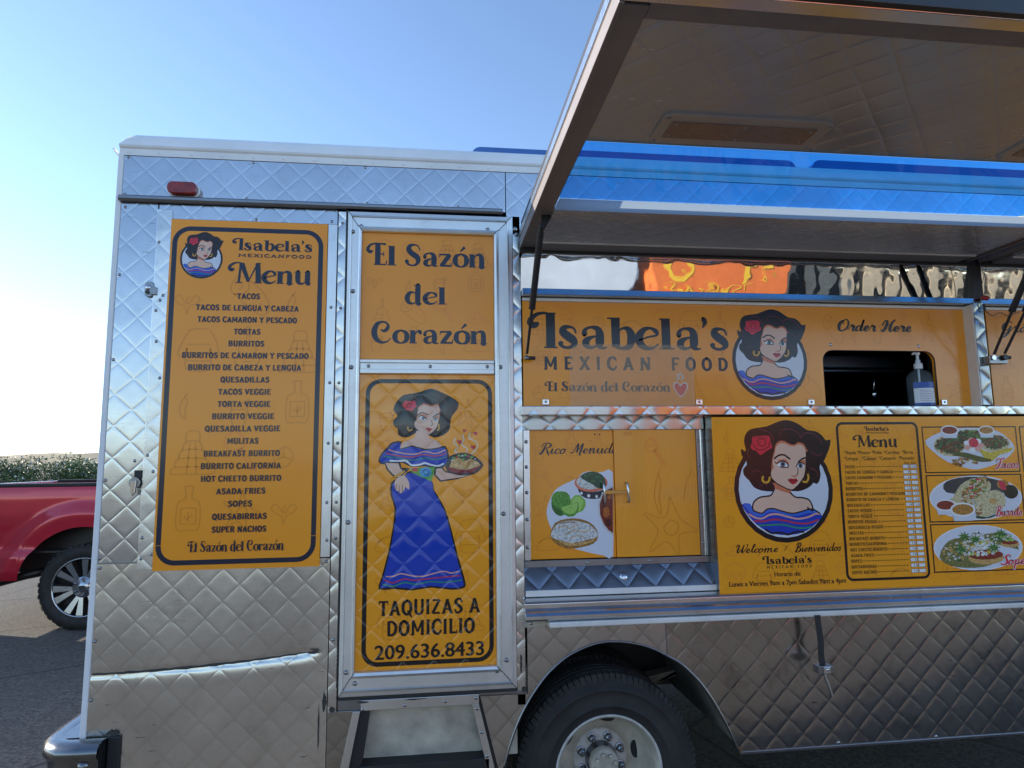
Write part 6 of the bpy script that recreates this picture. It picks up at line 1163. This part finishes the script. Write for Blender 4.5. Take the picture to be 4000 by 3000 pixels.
# ---------------------------------------------------------------- hedge of flowering bushes
LEAF = [plain('oleander_leaf', (.05, .090, .030), .5, var=.5, nscale=1.5), plain('oleander_leaf_pale', (.16, .22, .085), .45, var=.3, nscale=2)]
FLOW = plain('white_blossom', (.66, .64, .58), .6, var=.1)
for m_ in LEAF: pass
def bush(name, x, y, h, rx, ry, seed, label):
    r = random.Random(seed); o = empty(name, (x, y, GROUND), label, 'bush', 'oleander bushes in a row behind the pickup')
    b = MB()
    lobes = [(r.uniform(-.6, .6)*rx, r.uniform(-.6, .6)*ry, h*r.uniform(.45, .80), h*r.uniform(.20, .34)) for k in range(13)]
    for lx, ly, lz, lr in lobes:
        for k in range(560):
            d = Vector((r.gauss(0, 1), r.gauss(0, 1), r.gauss(0, 1))).normalized(); q = lr*(r.random()**.35)*(1+.16*sin(d.x*7+seed)*sin(d.z*6+lx))
            p = Vector((lx, ly, lz))+Vector((d.x*q*1.15, d.y*q*1.15, d.z*q)); p.z = max(p.z, .1)
            u = Vector((r.gauss(0, 1), r.gauss(0, 1), r.gauss(0, .6)+.6)).normalized(); v_ = u.cross(Vector((r.gauss(0, 1), r.gauss(0, 1), r.gauss(0, 1)))).normalized()
            l = r.uniform(.035, .075); w_ = l*.32
            if r.random() < .055 and d.z > -.3: u *= .6; b.add([p-u*.03-v_*.03, p+u*.05-v_*.03, p+u*.05+v_*.03, p-u*.03+v_*.03], [(0, 1, 2, 3)], FLOW)
            else: b.add([p-u*l, p+v_*w_, p+u*l, p-v_*w_], [(0, 1, 2, 3)], LEAF[1 if r.random() < .35 else 0])
    off = Vector((x, y, GROUND)); b.v = [tuple(Vector(a)+off) for a in b.v]; b.build('crown', o, recalc=False)
    t = MB()
    for k in range(7): a = 2*pi*k/7; t.tube([(x+.12*cos(a), y+.12*sin(a), GROUND-.02), (x+.35*rx*cos(a), y+.35*ry*sin(a), GROUND+h*.4), (x+.6*rx*cos(a+.3), y+.6*ry*sin(a+.3), GROUND+h*.7)], [.035, .022, .008], plain('oleander_wood', (.16, .12, .08), .9), 6)
    t.build('trunk', o)
HEDGE = [(-21.6, 22.6, 1.8, 1.3, 1.0, 'loose flowering bush at the far left end of the hedge row'), (-19.3, 22.1, 1.95, 1.2, 1.0, 'flowering bush of the hedge row three places left of the tallest one'), (-16.9, 22.3, 1.92, 1.3, 1.0, 'broad white flowering bush two places left of the tallest one'), (-14.6, 22.0, 1.95, 1.2, 1.0, 'white flowering bush behind the tailgate end of the red pickup bed'), (-13.1, 22.2, 2.0, 1.0, 1.0, 'tallest white flowering bush of the row with a spiky top'), (-11.9, 22.4, 1.70, .95, 1.0, 'low rounded flowering bush just right of the tallest one'),
         (-10.6, 22.1, 1.68, .95, 1.0, 'low rounded flowering bush beside the corner of the food truck'), (-9.1, 22.3, 1.68, 1.1, 1.0, 'flowering bush mostly hidden by the food truck corner'), (-7.2, 22.3, 1.8, 1.2, 1.0, 'flowering bush in the row wholly behind the food truck')]
for i, (x, y, h, rx, ry, lb_) in enumerate(HEDGE): bush('oleander_bush', x, y, h, rx, ry, 11+i, lb_)
# ---------------------------------------------------------------- across the lot: what the polished steel mirrors
trl = empty('food_trailer', (5.3, -10.0, GROUND), 'orange and yellow food trailer lettered TORTAS, mirrored in the steel strip', 'food trailer')
TO = plain('trailer_orange', (.76, .19, .05), .4, var=.08); TYL = plain('trailer_yellow', (.85, .55, .05), .4, var=.05); TBL = plain('trailer_blue', (.05, .09, .40), .4)
b = MB(); b.box(4.0, 6.7, -11.4, -9.0, GROUND+.5, 3.25, TO); b.build('trailer_body', trl, .06)
b = MB()
for cx, cz, a, c_ in ((4.55, 2.62, .26, .27), (6.3, 2.72, .10, .10), (6.3, 2.45, .10, .10)):
    b.lathe([(1, 0), (.62, 0)], (0, 0, 0), (0, 1, 0), TYL, 28); n0 = len(b.v)-56
    for k in range(n0, len(b.v)): v_ = b.v[k]; b.v[k] = (cx+v_[0]*a, -8.985, cz+v_[2]*c_)
b.add([(5.75, -8.985, 2.35), (5.92, -8.985, 2.35), (6.05, -8.985, 2.95), (5.85, -8.985, 2.95)], [(0, 1, 2, 3)], TYL); b.add([(4.1, -8.983, .9), (6.6, -8.983, .9), (6.6, -8.983, 1.2), (4.1, -8.983, 1.15)], [(0, 1, 2, 3)], TBL)
vs, fs, (a0, a1), ch = font_mesh("TORTAS", 0)
b.add([(6.05-(u-a0)*(1.7/(a1-a0)), -8.98, 2.13+v_*.17/ch) for u, v_ in vs], fs, TYL); b.build('trailer_lettering', trl, recalc=False)
for x in (4.8, 5.9): b = MB(); b.lathe([(.18, 0), (.3, -.01), (.33, .04), (.33, .2), (.3, .22)], (x, -9.02, GROUND+.33), (0, -1, 0), TYRE, 24); b.build('wheel', trl)
wt = empty('mirror_box_truck', (1.9, -10.0, GROUND), 'plain white box truck added across the lot to mirror as pale glare', 'truck')  # unseen truck added for its pale reflection and bounced light
TW = plain('box_truck_white', (.58, .66, .76), .4, var=.10, nscale=1.5)
b = MB(); b.box(.2, 3.7, -11.3, -9.0, GROUND+.7, 3.3, TW); b.build('cargo_box', wt, .05)
b = MB(); b.box(-1.3, .15, -11.1, -9.2, GROUND+.45, 2.3, TW); b.build('cab', wt, .15)
for x in (-.6, 2.9): b = MB(); b.lathe([(.2, 0), (.36, -.01), (.40, .04), (.40, .25), (.3, .27)], (x, -9.1, GROUND+.40), (0, -1, 0), TYRE, 24); b.build('wheel', wt)
fe = empty('mirror_slat_fence', (9.6, -9.8, GROUND), 'tan slatted fence added across the lot to mirror as wavy stripes', 'fence')  # unseen fence added so the steel strip mirrors stripes
FW = plain('tan_fence_board', (.42, .36, .27), .7, var=.2); FD_ = plain('dark_fence_gap', (.03, .03, .03), .8)
b = MB(); b.box(6.9, 12.6, -9.86, -9.80, GROUND, 2.7, FD_); b.build('fence_backing', fe)
b = MB()
for k in range(12): b.box(6.95+.48*k, 7.20+.48*k, -9.80, -9.76, GROUND, 2.75, FW)
b.build('fence_boards', fe)
ut = empty('shade_blocker', (-7.2, 3.85, GROUND), 'grey container added out of view left of the red pickup to shade the ground', 'container')  # unseen box added to cast shade on the ground beside the pickup
b = MB(); b.box(-8.9, -5.75, 2.4, 5.0, GROUND+.02, 2.3, plain('grey_blocker_paint', (.35, .36, .38), .5)); b.build('blocker_box', ut, .03)
b = MB()
for k in range(14): b.box(-5.75, -5.715, 2.48+.18*k, 2.57+.18*k, GROUND+.12, 2.2, plain('grey_blocker_paint', (.35, .36, .38), .5))
b.build('corrugation', ut)
